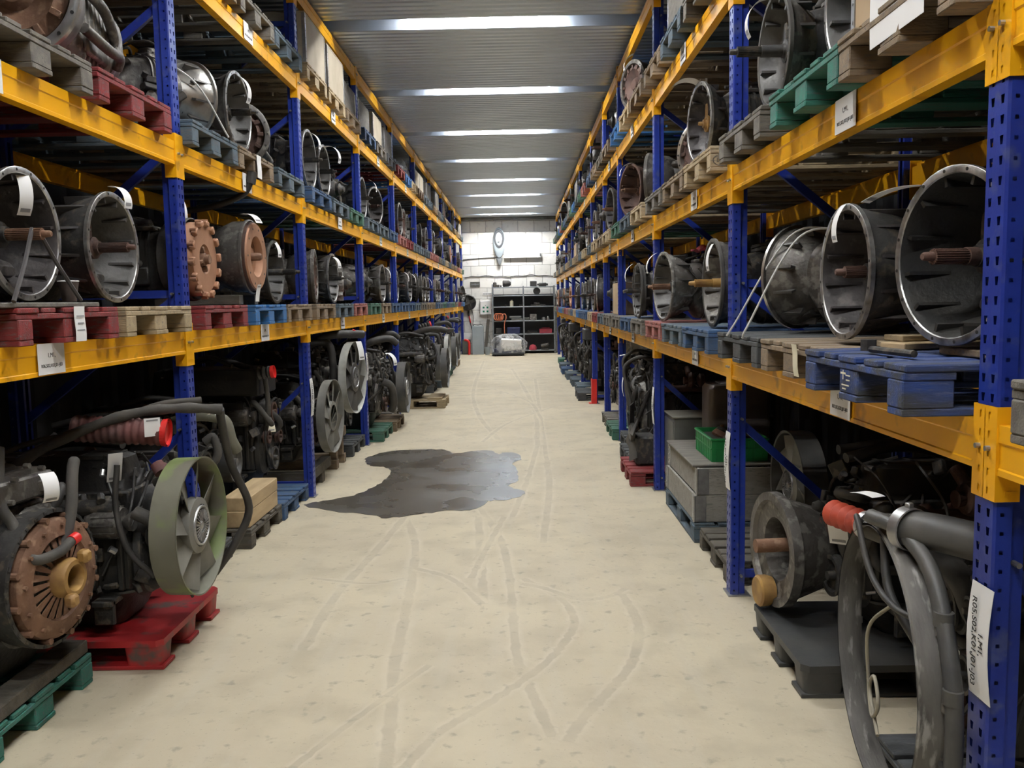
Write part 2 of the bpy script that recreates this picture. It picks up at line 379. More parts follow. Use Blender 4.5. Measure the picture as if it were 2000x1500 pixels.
# ================================================================ SETTING
def build_floor():
    m = MB(); Y0, Y1 = -4.0, YB
    m.add([(-3.4, Y0, 0), (2.9, Y0, 0), (2.9, Y1, 0), (-3.4, Y1, 0), (-3.4, Y0, -.1), (2.9, Y0, -.1), (2.9, Y1, -.1), (-3.4, Y1, -.1)],
          [(0, 1, 2, 3), (4, 7, 6, 5), (0, 4, 5, 1), (1, 5, 6, 2), (2, 6, 7, 3), (3, 7, 4, 0)], False)
    T = [([(-.99, 6.97), (-.8, 6.12), (-.72, 5.31), (-.68, 4.68), (-.64, 3.99), (-.59, 3.57), (-.54, 3.08), (-.5, 2.6)], .09),
         ([(-.38, 7.19), (-.18, 6.22), (-.1, 5.38), (-.07, 4.65), (-.04, 4.03), (.03, 3.65), (.1, 3.29)], .08),
         ([(-.01, 5.27), (.2, 4.93), (.27, 4.56), (.21, 4.28), (.08, 3.97), (-.16, 3.6), (-.36, 3.34), (-.47, 3.07)], .07),
         ([(-.02, 5.17), (.11, 5.09), (.32, 4.88), (.5, 4.92), (.61, 5.05)], .07), ([(.58, 4.96), (.61, 4.47), (.52, 4.01), (.37, 3.69), (.24, 3.45), (.16, 3.25)], .08),
         ([(-.9, 3.08), (-.72, 3.48), (-.47, 3.99)], .05), ([(-.98, 6.88), (-1.06, 5.88), (-1.14, 5.04), (-1.14, 4.19)], .09),
         ([(.32, 19.19), (.27, 9.91), (.25, 7.96), (.14, 6.07)], .09), ([(.21, 10.65), (.04, 8.21), (-.09, 6.82)], .08),
         ([(-1.37, 5.34), (-.98, 5.22), (-.77, 5.31)], .05), ([(-.37, 6.84), (-.29, 5.6), (-.24, 4.82)], .09), ([(-.73, 5.52), (-.47, 5.29), (-.25, 4.82)], .07),
         ([(-1.1, 25.37), (-.96, 17.16), (-.67, 13.21), (-.29, 10.71)], .1), ([(-.23, 22.26), (.19, 14.41), (.19, 10.27)], .1), ([(-.16, 6.83), (-.28, 5.84), (-.34, 5.29)], .07),
         ([(.5, 14.0), (-.2, 12.2), (-.5, 10.6)], .08), ([(-.7, 17.5), (.1, 15), (.3, 12.6)], .08)]
    UV = {}; m.m = 1; rr = random.Random(4)
    for i, (pts, wd) in enumerate(T):
        P = smooth_path([(x, y, 0) for x, y in pts], 10); z = .0006+.00005*i; vs = []; uv = []
        for k, p in enumerate(P):
            d = (P[min(k+1, len(P)-1)]-P[max(k-1, 0)]).normalized(); nrm = Vector((-d.y, d.x, 0)); ww = wd*(.85+.3*rr.random())/2*1.5
            vs += [p-nrm*ww+V(0, 0, z), p+nrm*ww+V(0, 0, z)]
            uv += [(0, k), (1, k)]
        o = len(m.v); m.add(vs, [(2*k, 2*k+2, 2*k+3, 2*k+1) for k in range(len(P)-1)], False)
        for j, q in enumerate(uv): UV[o+j] = q
    ob = m.obj('floor', [M['floor'], M['track']])
    me = ob.data; l = me.uv_layers.new(name='uv')
    for poly in me.polygons:
        for li in poly.loop_indices:
            l.data[li].uv = UV.get(me.loops[li].vertex_index, (.5, .5))
    struct(ob)
build_floor()
def wall(name, c, d, mt):
    struct(MB().box(c, d).obj(name, mt))
wall('wall_back', (-.25, YB+.1, 2.4), (6.6, .2, 5.0), M['blocks'])
# side walls of profiled sheet
for nm, x, s in (('wall_left', -3.35, 1), ('wall_right', 2.65, -1)):
    m = MB(); ys = []; y = -4.0; k = 0; pts = []
    while y < YB:
        pts += [(0, y), (0, y+.12), (.035, y+.15), (.035, y+.27)]; y += .30
    pts = [(x+s*a, min(b, YB)) for a, b in pts]; vs = [(a, b, z) for z in (0, 4.9) for a, b in pts]; n = len(pts)
    vs += [(a-s*.04, b, z) for z in (0, 4.9) for a, b in pts]
    m.add(vs, [(i, i+1, n+i+1, n+i) for i in range(n-1)]+[(2*n+i, 2*n+i+1, 3*n+i+1, 3*n+i) for i in range(n-1)], False); struct(m.obj(nm, M['sidewall']))
# ceiling: deep trapezoidal sheet, ribs across the aisle; every eighth channel holds a lamp
PER = 2.833/8
LY = [LAMP_Y[4]+PER*8*(i-4) if i < 11 else LAMP_Y[4]+PER*54 for i in range(12)]
def build_ceiling():
    m = MB(); pts = []; y = LAMP_Y[4]-PER*40; dz = .085
    while y < YB+.3:
        # channel centred on y (open downwards), small stiffener grooves on the low flats
        if any(abs(y-q) < .05 for q in LY): pts += [(y-.170, 0), (y-.163, .185), (y-.02, .185), (y+.02, .185), (y+.163, .185), (y+.170, 0)]
        else:
            for o_ in (-PER/3, 0, PER/3): pts += [(y+o_-.034, 0), (y+o_-.020, .022), (y+o_+.020, .022), (y+o_+.034, 0)]
        y += PER
    pts = [p for p in pts if p[0] > -4.1 and p[0] < YB+.1]
    n = len(pts); X0, X1 = -3.45, 2.95
    vs = [(X0, a, ZC+b) for a, b in pts]+[(X1, a, ZC+b) for a, b in pts]
    vs += [(X0, a, ZC+.27) for a, b in pts]+[(X1, a, ZC+.27) for a, b in pts]
    m.add(vs, [(i, i+1, n+i+1, n+i) for i in range(n-1)]+[(2*n+i, 2*n+i+1, 3*n+i+1, 3*n+i) for i in range(n-1)], False)
    struct(m.obj('ceiling', M['ceil']))
build_ceiling()
# ceiling lamps: bare tube battens sitting up in the channels
for i, y in enumerate(LAMP_Y):
    y = LY[i]
    r = empty('ceiling_light', (XC+.02, y, ZC+.11))
    vis = i >= 4
    nm = ['behind the camera, farther one', 'just behind the camera', 'above the nearest floor', 'above the tyre marks'][i] if i < 4 else ORD[i-4]+' visible from the camera'
    tag(r, 'fluorescent batten lamp recessed in the corrugated roof, '+nm, 'lamp', 'fluorescent lamps in the roof channels')
    b = MB(); b.box((0, 0, .058), (1.56, .07, .03), ch=.004).box((-.785, 0, .04), (.02, .1, .06)).box((.785, 0, .04), (.02, .1, .06)); b.obj('housing', M['whitefan'], r)
    for yy in (-.038, .038):
        t = MB(); t.cyl((-.77, yy, .022), (.77, yy, .022), .014, n=8); t.obj('tube', M['tube_boost' if i == 11 else 'tube'], r)
# puddle
PUD = [(-1.93, 7.33), (-1.57, 7.09), (-1.29, 6.99), (-1.12, 6.86), (-.86, 6.96), (-.66, 7.07), (-.46, 7.07), (-.34, 7.28), (-.29, 7.41), (-.1, 7.46), (.03, 7.71), (-.1, 7.92), (-.13, 8.03), (-.05, 8.26), (-.06, 8.77), (-.1, 9.14), (-.01, 9.38), (-.07, 9.77), (-.21, 9.82), (-.27, 9.72), (-.39, 9.97), (-.58, 9.95), (-.78, 9.8), (-.92, 10.06), (-1.23, 10.12), (-1.59, 10.02), (-1.77, 9.67), (-1.75, 9.38), (-1.65, 9.14), (-1.48, 9.04), (-1.39, 8.83), (-1.38, 8.37), (-1.44, 8.02), (-1.56, 7.71), (-1.76, 7.52), (-1.89, 7.43)]
def build_puddle():
    P = smooth_path([(x, y, 0) for x, y in PUD+[PUD[0]]], 5)[:-1]; rr = random.Random(2)
    P = [p+V(rr.uniform(-.012, .012), rr.uniform(-.02, .02), 0) for p in P]
    m = MB(); n = len(P); m.add([(p.x, p.y, .0032) for p in P]+[(p.x, p.y, .0012) for p in P], [tuple(range(n))]+[(i, (i+1) % n, n+(i+1) % n, n+i) for i in range(n)], False)
    tag(m.obj('puddle', M['puddle']), 'dark wet oily puddle spread across the concrete aisle floor', 'puddle')
build_puddle()

# ================================================================ RACKS
POSTW, POSTD = .10, .075
def holey(m, y0, y1, z0, z1, cols, pitch, hh, P, off=0.0, taper=0.0):
    """sheet in (y,z) with a column of slots; P maps (y,z)->3D"""
    ys = [y0]
    for (a, b) in cols: ys += [a, b]
    ys.append(y1); z = z0
    while z < z1-1e-6:
        zt = min(z+pitch, z1)
        zz = [z, z+(pitch-hh)/2, z+(pitch+hh)/2, zt]
        full = zt-z > pitch*.95
        for i in range(len(ys)-1):
            hole = i % 2 == 1 and full
            if not hole:
                m.add([P(ys[i], z), P(ys[i+1], z), P(ys[i+1], zt), P(ys[i], zt)], [(0, 1, 2, 3)], False)
            else:
                t = taper*(ys[i+1]-ys[i])
                a, b = ys[i], ys[i+1]
                m.add([P(a, z), P(b, z), P(b, zz[1]), P(b-t, zz[1]), P(a+t, zz[1]), P(a, zz[1])], [(0, 1, 2, 3, 4, 5)], False)
                m.add([P(a, zz[2]), P(b, zz[2]), P(b, zt), P(a, zt)], [(0, 1, 2, 3)], False)
                m.add([P(a, zz[1]), P(a+t, zz[1]), P(a, zz[2])], [(0, 1, 2)], False)
                m.add([P(b-t, zz[1]), P(b, zz[1]), P(b, zz[2])], [(0, 1, 2)], False)
        z = zt
def post_mesh(m, x, s, top, z0=.006):
    """hollow perforated post; outer face at x looking along s; centred on y=0"""
    hw = POSTW/2
    holey(m, -hw+.006, hw-.006, z0, top, [(-.030, -.014), (.014, .030)], .05, .022, lambda a, b: (x, a, b), taper=.18)
    for sg in (-1, 1):
        m.add([(x, sg*(hw-.006), z0), (x, sg*(hw-.006), top), (x-s*.006, sg*hw, top), (x-s*.006, sg*hw, z0)], [(0, 1, 2, 3)], False)
        holey(m, .006, POSTD-.028, z0, top, [(.016, .026)], .05, .010, lambda a, b: (x-s*a, sg*hw, b))
        m.add([(x-s*(POSTD-.028), sg*hw, z0), (x-s*(POSTD-.028), sg*hw, top), (x-s*(POSTD-.022), sg*(hw-.014), top), (x-s*(POSTD-.022), sg*(hw-.014), z0)], [(0, 1, 2, 3)], False)
        m.add([(x-s*(POSTD-.022), sg*(hw-.014), z0), (x-s*(POSTD-.022), sg*(hw-.014), top), (x-s*(POSTD+.012), sg*(hw-.014), top), (x-s*(POSTD+.012), sg*(hw-.014), z0)], [(0, 1, 2, 3)], False)
        m.add([(x-s*(POSTD+.012), sg*(hw-.014), z0), (x-s*(POSTD+.012), sg*(hw-.014), top), (x-s*(POSTD+.012), sg*(hw-.036), top), (x-s*(POSTD+.012), sg*(hw-.036), z0)], [(0, 1, 2, 3)], False)
DEPTH = 1.05
NODES = [.12, 1.05, 1.83, 2.66, 3.45, 4.2]
def make_upright(xf, s, top):
    r = empty('upright_frame', (xf, 0, 0))
    m = MB(); post_mesh(m, 0, s, top); p = m.obj('post', M['blue'], r)
    f = MB(); f.box((-s*.05, 0, .004), (.13, .14, .008)); f.cyl((-s*.03, .055, .008), (-s*.03, .055, .025), .008, n=6); f.obj('foot_plate', M['steel'], p)
    m = MB(); post_mesh(m, -s*DEPTH, -s, top); p2 = m.obj('post', M['blue'], r)
    f = MB(); f.box((-s*(DEPTH-.05), 0, .004), (.13, .14, .008)); f.obj('foot_plate', M['steel'], p2)
    def bar(a, b):
        q = MB(); A = V(-s*a[0], 0, a[1]); B = V(-s*b[0], 0, b[1]); d = B-A; ang = math.atan2(d.z, d.x)
        q.box(tuple((A+B)/2), (d.length, .028, .045), rot=(0, -ang, 0)); q.obj('brace', M['blue'], r)
    zs = [z for z in NODES if z < top]
    for i, z in enumerate(zs):
        if i in (0, 2, 5): bar((.07, z), (DEPTH-.07, z))
        if i: bar((.07, z-.03), (DEPTH-.07, zs[i-1]+.06))
        q = MB(); q.cyl((-s*.062, -.064, z), (-s*.062, .064, z), .008, n=8); q.obj('brace_bolt', M['steel'], r)
    return r
def beam_profile(h=.13, d=.05):
    return [(0, 0), (0, h*.12), (.004, h*.15), (.004, h*.62), (0, h*.66), (0, h), (d*.55, h), (d*.55, h*.86), (d, h*.84), (d, 0)]
def make_beam(x, s, L):
    """beam along y from 0..L (between post centres) with its two hook plates; origin at first post, at hook plate bottom"""
    r = empty('rack_beam'); m = MB(); pr = beam_profile()
    y0, y1 = POSTW/2+.004, L-POSTW/2-.004
    m.prism([(x-s*(a), b+.07) for a, b in pr], y0, y1); m.obj('bar', M['orange'], r)
    for e in (0, 1):
        q = MB(); xx = x+s*.0045
        if e == 0: a0, a1, yb = .002, POSTW/2+.004, POSTW/2+.004
        else: a0, a1, yb = L-POSTW/2-.004, L-.002, L-POSTW/2-.004
        sl = [(a0+.014, a0+.024)] if e == 0 else [(a1-.024, a1-.014)]
        holey(q, a0, a1, 0, .245, sl, .049, .018, lambda a, b: (xx, a, b))
        xx2 = xx-s*.0025; q.add([(xx2, a0, 0), (xx2, a1, 0), (xx2, a1, .245), (xx2, a0, .245)], [(0, 1, 2, 3)], False)
        # return flange along the post side
        q.box(((xx+x-s*.06)/2, yb, .1225), (abs(xx-(x-s*.06)), .005, .245))
        sg = 1 if e == 0 else -1
        q.box((x-s*.035, yb+sg*.0032, .022), (.028, .0015, .012))
        q.m = 1; yc = (a0+a1)/2-.0+(-.004 if e == 0 else .004); q.cyl((xx, yc, .135), (xx+s*.012, yc, .135), .007, n=8)
        q.m = 0; q.obj('hook_plate', [M['orange'], M['steel']], r)
    return r
RACKS = {}
def sidename(s): return 'left' if s > 0 else 'right'
def build_rack(s, x, posts, zb):
    side = sidename(s); first = None
    for i, y in enumerate(posts):
        if first is None: first = make_upright(x, s, 4.5); f = first; f.location = (x, y, 0)
        else: f = dup(first, (x, y, 0), (0, 0, 0))
        tag(f, f'blue perforated upright frame of the {side} rack, {ORD[i]} from the camera end', 'rack upright', f'upright frames of the {side} rack')
    protos = {}
    for i in range(len(posts)-1):
        L = round(posts[i+1]-posts[i], 3)
        for k, z in enumerate(zb):
            for rear in (0, 1):
                if rear and (k == 3 or i > 7): continue
                key = (round(L, 2), rear)
                xx = x if not rear else x-s*DEPTH
                if key not in protos:
                    b = make_beam(0, s if not rear else -s, L); protos[key] = b
                else: b = dup(protos[key], (0, 0, 0), (0, 0, 0))
                b.location = (xx, posts[i], z)
                lv = ['first', 'second', 'third', 'topmost'][k]
                tag(b, f'orange {lv} shelf beam, {side} rack, {ORD[i]} bay, '+('aisle side' if not rear else 'rear side'), 'rack beam', 'orange rack beams')
build_rack(1, XL, PL, ZL); build_rack(-1, XR, PR, ZR)
def location_card(s, y, z, lines, label, w_=.20, h_=.125, size=.026):
    x = XL if s > 0 else XR
    r = empty('location_card', (x+s*.0045, y, z), 0 if s > 0 else pi)
    m = MB(); m.box((.0008, 0, 0), (.0012, w_, h_)); m.obj('card', M['paper'], r)
    for q, (t, dz) in enumerate(zip(lines, (.014, -.028))):
        o = text_mesh('lettering', t, size*(1 if q == 0 else .74), M['ink'], r); o.rotation_euler = (pi/2, 0, pi/2); o.location = (.0018, 0, dz)
    return tag(r, label, 'label', 'white location cards on the rack beams')
for s, R, ps, zb in ((1, 'R06', PL, ZL), (-1, 'R05', PR, ZR)):
    for i in range(1, 8):
        for k in (0, 1, 2):
            L = ps[i+1]-ps[i]; yc = ps[i]+.5*L
            if s > 0: yc = {(1, 0): 3.45, (1, 1): 3.15, (2, 0): 6.38, (2, 1): 6.12, (3, 0): 9.2, (3, 1): 9.25}.get((i, k), yc)
            else: yc = {(1, 0): 3.22, (1, 1): 3.22, (2, 0): 5.9, (2, 1): 5.95}.get((i, k), yc)
            location_card(s, yc, zb[k]+.138, ['1,M1,', f'{R},S{i+1:02d},K0{k+2},J01-J03'], f'white location card, {sidename(s)} rack, {ORD[k]} shelf beam, {ORD[i]} bay')
# vertical cards on posts
for s, y, z, R, nm in ((1, PL[3], .92, 'R06,S03', 'fourth'), (1, PL[4], .98, 'R06,S04', 'fifth'), (-1, PR[1], .83, 'R05,S02', 'second'), (-1, PR[2], .80, 'R05,S03', 'third'), (-1, PR[3], .78, 'R05,S04', 'fourth')):
    x = XL if s > 0 else XR
    near = (s < 0 and y == PR[1])
    h_ = .31 if near else .34
    r = empty('post_card', (x+s*.001, y-(0.02 if near else 0), z), 0 if s > 0 else pi)
    # sheet bowed slightly off the post
    m = MB(); n = 8; vs = []
    for i in range(n+1):
        t = i/n; bow = .003+.012*sin(pi*t)
        for yy in (-.052, .052): vs += [(bow, yy, (t-.5)*h_), (bow+.001, yy, (t-.5)*h_)]
    m.add(vs, [(4*i, 4*i+2, 4*i+6, 4*i+4) for i in range(n)]+[(4*i+1, 4*i+5, 4*i+7, 4*i+3) for i in range(n)], False); m.obj('card', M['paper'], r)
    for q, (t, dy) in enumerate((('1,M1,', .018), (R+',K01,J01-J03', -.014))):
        o = text_mesh('lettering', t, .030 if near else .033, M['ink'], r)
        # text runs downwards along the post
        o.matrix_local = Matrix(((0, 0, 1, .0175), (0, 1, 0, dy), (-1, 0, 0, 0), (0, 0, 0, 1)))
    tag(r, f'white vertical location card on the {nm} post of the {sidename(s)} rack', 'label', 'vertical cards on the rack posts')
# red guard at a far right post
r = empty('post_guard', (XR, PR[6], 0)); m = MB()
m.box((-.012, 0, .21), (.014, .15, .42), ch=.003).box((.03, .068, .21), (.08, .012, .42), ch=.003).box((.03, -.068, .21), (.08, .012, .42), ch=.003); m.obj('guard', M['red'], r)
q = MB(); q.box((-.03, 0, .006), (.06, .15, .01)); q.obj('base_flange', M['red'], r)
tag(r, 'red steel guard at the foot of a far right rack post', 'post guard')
# ================================================================ PALLETS
def make_pallet(seed, full=True, broken=False):
    """euro pallet: 0.8 face at x=0 towards the aisle, 1.2 long along -x"""
    rr = random.Random(seed); parts = []
    J = lambda a: rr.uniform(-a, a)
    for y, wd in ((-.328, .143), (-.172, .098), (0, .143), (.172, .098), (.328, .143)):
        m = MB(); m.box((-.6+J(.006), y+J(.006), .133), (1.2, wd, .021), rot=(0, 0, J(.006)), ch=.004); parts.append(('deck_board', m))
    for x in (-.073, -.6, -1.127):
        m = MB(); m.box((x, 0, .111), (.145, .8, .022), rot=(0, 0, J(.004)), ch=.003); parts.append(('cross_board', m))
    for x in (-.073, -.6, -1.127):
        for y in (-.35, 0, .35):
            m = MB(); m.box((x+J(.004), y*.995, .061), (.143, .098 if y else .143, .078), rot=(0, 0, J(.03)), ch=.004); parts.append(('block', m))
    for y in (-.35, 0, .35):
        m = MB(); m.box((-.6, y*.995, .0112), (1.2, .098 if y else .143, .0215), ch=.003); parts.append(('bottom_board', m))
    if full:
        r = empty('pallet')
        for n, m in parts: m.obj(n, M['w_grey'], r)
        return r
    a = MB()
    for n, m in parts: a.add(m.v, m.f, False)
    return a.obj('pallet', M['w_grey'])
def _dummy(): pass
PP = {'full': [make_pallet(k) for k in range(3)], 'lite': [make_pallet(9, False), make_pallet(10, False)]}
PUSED = set()
PDESC = {'chipblue': 'chipped blue pallet', 'palegrey': 'pale grey pallet', 'pale': 'pale new wooden pallet', 'grey': 'weathered grey wooden pallet', 'brown': 'brown wooden pallet', 'red': 'red painted wooden pallet', 'pink': 'faded pinkish red wooden pallet',
         'blue': 'blue painted wooden pallet', 'brightblue': 'bright blue wooden pallet', 'slate': 'slate blue worn pallet', 'dark': 'dark grey oily pallet', 'teal': 'teal green painted pallet', 'green': 'dark green worn pallet', 'dirt': 'dirty dark brown pallet'}
def pallet(kind, x, y, z, s, where, lite=None, rz=0.0, tilt=0.0, desc=None):
    lite = (y > 12.3) if lite is None else lite
    pool = PP['lite' if lite else 'full']; p = pool[int(abs(y*7.3)+z*3) % len(pool)]
    rot = (0, tilt, (0 if s > 0 else pi)+rz)
    if p not in PUSED:
        PUSED.add(p); CH[p] = list(p.children)
        for c in p.children: CH[c] = []
        r = p; r.location = (x, y, z); r.rotation_euler = rot
        for o in [r]+list(r.children): override(o, M['w_'+kind]) if o.type == 'MESH' else None
    else: r = dup(p, (x, y, z), rot, mats=M['w_'+kind])
    tag(r, (desc or PDESC[kind])+', '+where, 'pallet', 'wooden pallets')
    return r
for p in PP['full']+PP['lite']:
    CH[p] = list(p.children)
    for c in p.children: CH[c] = []

# ================================================================ GEARBOXES
def ring_pts(r, n, a0=0): return [(r*cos(a0+2*pi*i/n), r*sin(a0+2*pi*i/n)) for i in range(n)]
def add_spline_shaft(name, root, x0, x1, c, r, m_, tip=.035):
    m = MB(); n = 20; prof = []
    for i in range(n):
        for (q, rr_) in ((.0, .86), (.12, 1.0), (.5, 1.0), (.62, .86)):
            a = 2*pi*(i+q)/n; prof.append((c[1]+r*rr_*cos(a), c[2]+r*rr_*sin(a)))
    xs = x1-tip-.11 if x1-x0 > .2 else x0+.02
    m.prism(prof, xs, x1-tip, 'x')
    m.lathe([(x0, r*1.15), (xs, r*1.15), (xs+.002, r*.8)], (0, c[1], c[2]), n=20)
    m.lathe([(x1-tip, r*.6), (x1-.006, r*.55), (x1, r*.4)], (0, c[1], c[2]), n=16)
    m.obj(name, m_, root); return m
def bolts_ring(m, x, c, R, n, r=.009, l=.012, a0=.1, hexn=6):
    for (y, z) in ring_pts(R, n, a0): m.cyl((x-.004, c[1]+y, c[2]+z), (x+l, c[1]+y, c[2]+z), r, n=hexn, smooth=False)
def gearbox(style, seed, D=.53, m_out='gunmetal', m_in='inner', m_rim='rim', m_case='gunmetal', m_shaft='rustd', shaft=.07, length=.75, depth=.24):
    """front flange centred at x=0 facing +x; rests at z=0"""
    rr = random.Random(seed); r = empty('gearbox'); R = D/2; c = (0, 0, R+.005); J = rr.uniform
    n = 48
    if style in ('bell', 'lattice', 'thin'):
        d = depth
        m = MB()
        # flange front (rim, index 1), inner cone (2), outer cone (0)
        m.m = 1; m.lathe([(-.018, R), (-.002, R), (0, R-.003), (0, R-.022), (-.004, R-.025)], c, n=n, cap=False)
        m.m = 0; m.lathe([(-.018, R), (-.02, R-.018), (-.05, R*.93), (-d*.6, R*.84), (-d, R*.66), (-d-.02, R*.62), (-d-.02, .02)], c, n=n, cap=False)
        m.m = 2; m.lathe([(-.004, R-.025), (-.03, R-.034), (-d*.55, R*.80), (-d*.9, R*.60), (-d*.95, R*.30), (-d*.9, R*.20)], c, n=n, cap=False)
        m.m = 2
        for i in range(3):   # inner webs
            a = [-2.2, -1.2, .9][i]+J(-.2, .2); y, z = cos(a)*R*.5, sin(a)*R*.5
            m.box((-d*.82, c[1]+y, c[2]+z), (d*.22, R*.40, .014), rot=(a, 0, 0))
        m.loft([(-d*.9, c[1]-R*.1, c[2]-R*.66, R*.5, R*.06, 3), (-d*.35, c[1]-R*.05, c[2]-R*.80, R*.38, R*.05, 3)], n=16)
        for i in range(12):  # outer webs
            a = 2*pi*i/12+.2; m.box((-d*.45, c[1]+cos(a)*R*.86, c[2]+sin(a)*R*.86), (d*.8, .035, .012), rot=(a, 0, 0))
        m.lathe([(-d*.9, R*.12), (-d*.9, R*.30), (-d*.78, R*.30), (-d*.74, R*.2), (-d*.74, .03)], c, n=24)
        # lump casting of the lower case inside the bell
        m.loft([(-d*.95, c[1]+.03, c[2]-R*.42, R*.34, R*.2), (-d*.5, c[1]+.03, c[2]-R*.52, R*.27, R*.13), (-d*.42, c[1]+.03, c[2]-R*.54, R*.2, R*.07)], n=16, e=3)
        m.m = 3
        for k, (y, z) in enumerate(ring_pts(R-.012, 16, .13)):
            m.cyl((-.001, c[1]+y, c[2]+z), (.0012, c[1]+y, c[2]+z), .0055, n=8, smooth=False)
        m.obj('bell_housing', [M[m_out], M[m_rim], M[m_in], M['black']], r)
        b = MB(); b.lathe([(-d*.78, R*.16), (-d*.55, R*.15), (-d*.5, R*.20), (-d*.40, R*.20), (-d*.38, R*.13), (-d*.30, R*.12)], c, n=24)
        b.loft([(-d*.5, c[1]-.02, c[2]+R*.30, .02, R*.22), (-d*.44, c[1]-.02, c[2]+R*.30, .016, R*.2)], n=10, e=2.5)
        b.obj('release_bearing', M[m_shaft if rr.random() < .4 else 'gunmetal'], r)
        add_spline_shaft('input_shaft', r, -d*.4, shaft, c, .024, M[m_shaft])
        xb = -d-.02
    elif style == 'flywheel':
        d = .12; m = MB()
        m.lathe([(-.05, R*1.0), (-.035, R*1.0), (-.03, R*.96), (-.15, R*.95), (-.24, R*.8), (-.24, .05)], c, n=n, cap=False); m.obj('bell_housing', M['dalu'], r)
        m = MB(); m.lathe([(-.12, R*.55), (-.06, R*.93), (-.015, R*.93), (-.012, R*.90)], c, n=n, cap=False); m.obj('ring_gear', M['rustd'], r)
        m = MB(); m.lathe([(-.012, R*.90), (0, R*.88), (0, R*.55), (-.01, R*.53), (-.05, R*.50), (-.055, R*.27), (-.04, R*.25), (-.04, R*.08)], c, n=n, cap=False)
        m.m = 1
        for (y, z) in ring_pts(R*.76, 10): m.cyl((-.001, c[1]+y, c[2]+z), (.0012, c[1]+y, c[2]+z), .008, n=8, smooth=False)
        m.obj('flywheel', [M['rustl'], M['black']], r)
        m = MB(); m.lathe([(-.05, .03), (.02, .028), (.035, .018)], c, n=16); m.obj('input_shaft', M['rust'], r)
        xb = -.24
    elif style == 'lug':
        m = MB(); m.lathe([(-.13, R*.7), (-.10, R), (-.07, R), (-.06, R*.97), (-.2, R*.9), (-.2, .05)], c, n=n, cap=False); m.obj('bell_housing', M['dustrub'], r)
        m = MB(); m.lathe([(-.09, R*.9), (-.02, R*.88), (0, R*.80), (0, R*.36), (-.012, R*.34), (-.03, R*.26), (-.035, .0)], (0, c[1], c[2]), n=n, cap=False)
        for (y, z) in ring_pts(R*.86, 14, .1):
            a = math.atan2(z, y); m.box((.004, c[1]+y, c[2]+z), (.035, R*.13, .05), rot=(a, 0, 0), ch=.006); m.cyl((-.02, c[1]+y*1.08, c[2]+z*1.08), (.016, c[1]+y*1.08, c[2]+z*1.08), .011, n=8)
        m.obj('pressure_plate', M['rustl'], r)
        m = MB(); m.lathe([(-.04, .045), (0, .04), (.005, .03), (.03, .028)], c, n=18)
        for i in range(4):
            a = i*pi/2+.3; m.box((-.01, c[1]+cos(a)*.06, c[2]+sin(a)*.06), (.03, .035, .02), rot=(a, 0, 0), ch=.004)
        m.obj('hub', M['rust'], r); xb = -.2
    elif style == 'auto':
        m = MB(); m.m = 0
        m.lathe([(-.03, R), (-.004, R), (0, R-.005), (0, R-.04), (-.03, R-.05), (-.10, R-.055)], c, n=n, cap=False)
        m.lathe([(-.03, R), (-.06, R*.93), (-.2, R*.82), (-.28, R*.62), (-.28, .03)], c, n=n, cap=False)
        m.m = 1; [m.cyl((-.001, c[1]+y, c[2]+z), (.002, c[1]+y, c[2]+z), .008, n=8) for y, z in ring_pts(R-.02, 16)]
        m.obj('bell_housing', [M['silver' if seed % 2 else 'dalu'], M['black']], r)
        m = MB(); m.lathe([(-.12, R*.84), (-.03, R*.8), (-.01, R*.62), (-.03, R*.5), (-.05, R*.3), (-.02, R*.2), (-.02, .0)], c, n=n, cap=False)
        for (y, z) in ring_pts(R*.7, 12): m.box((-.02, c[1]+y, c[2]+z), (.03, .05, .03), rot=(math.atan2(z, y), 0, 0), ch=.004)
        m.obj('torque_converter', M['rust' if D > .55 else 'rustd'], r)
        xb = -.26; m_case = 'alu'
    elif style == 'dome':     # seen from its rear: rounded dome with bolts
        m = MB(); m.m = 0
        m.lathe([(-.40, R*.99), (-.37, R*1.0), (-.36, R*.96), (-.22, R*.86), (-.10, R*.62), (-.04, R*.40), (-.03, .02)], c, n=n, cap=False); m.lathe([(-.40, R*.99), (-.41, .05)], c, n=n, cap=False)
        for (y, z) in ring_pts(R*.93, 18): m.cyl((-.38, c[1]+y, c[2]+z), (-.33, c[1]+y, c[2]+z), .010, n=6)
        for i in range(8):
            a = 2*pi*i/8; m.box((-.2, c[1]+cos(a)*R*.74, c[2]+sin(a)*R*.74), (.3, .06, .014), rot=(a, 0, 0))
        m.obj('bell_housing', M[m_out], r)
        m = MB(); m.lathe([(-.05, .07), (0, .07), (.01, .05), (.05, .03)], c, n=20); m.lathe([(-.1, .05), (-.03, .045)], (0, .12, c[2]-.1), n=16); m.obj('output_flange', M['gunmetal'], r); xb = -.40
    # gear case behind
    h = R*.8; zc = c[2]-R*.12
    m = MB(); L = length; x0 = xb
    m.loft([(x0+.01, 0, c[2], R*.64, R*.64, 2.2), (x0-.06, 0, zc, R*.60, h, 3.5), (x0-L*.45, 0, zc, R*.62, h, 4), (x0-L*.5, 0, zc, R*.66, h*1.04, 4), (x0-L*.53, 0, zc, R*.60, h*.97, 4), (x0-L*.85, 0, zc+.01, R*.50, h*.8, 3.4), (x0-L*.97, 0, zc+.02, R*.3, R*.3, 2.2), (x0-L*1.02, 0, zc+.02, R*.24, R*.24, 2)], n=28)
    for i in range(6):
        xx = x0-.08-i*L*.065; m.loft([(xx, 0, zc, R*.635, h*1.03, 4), (xx-.012, 0, zc, R*.635, h*1.03, 4)], n=28)
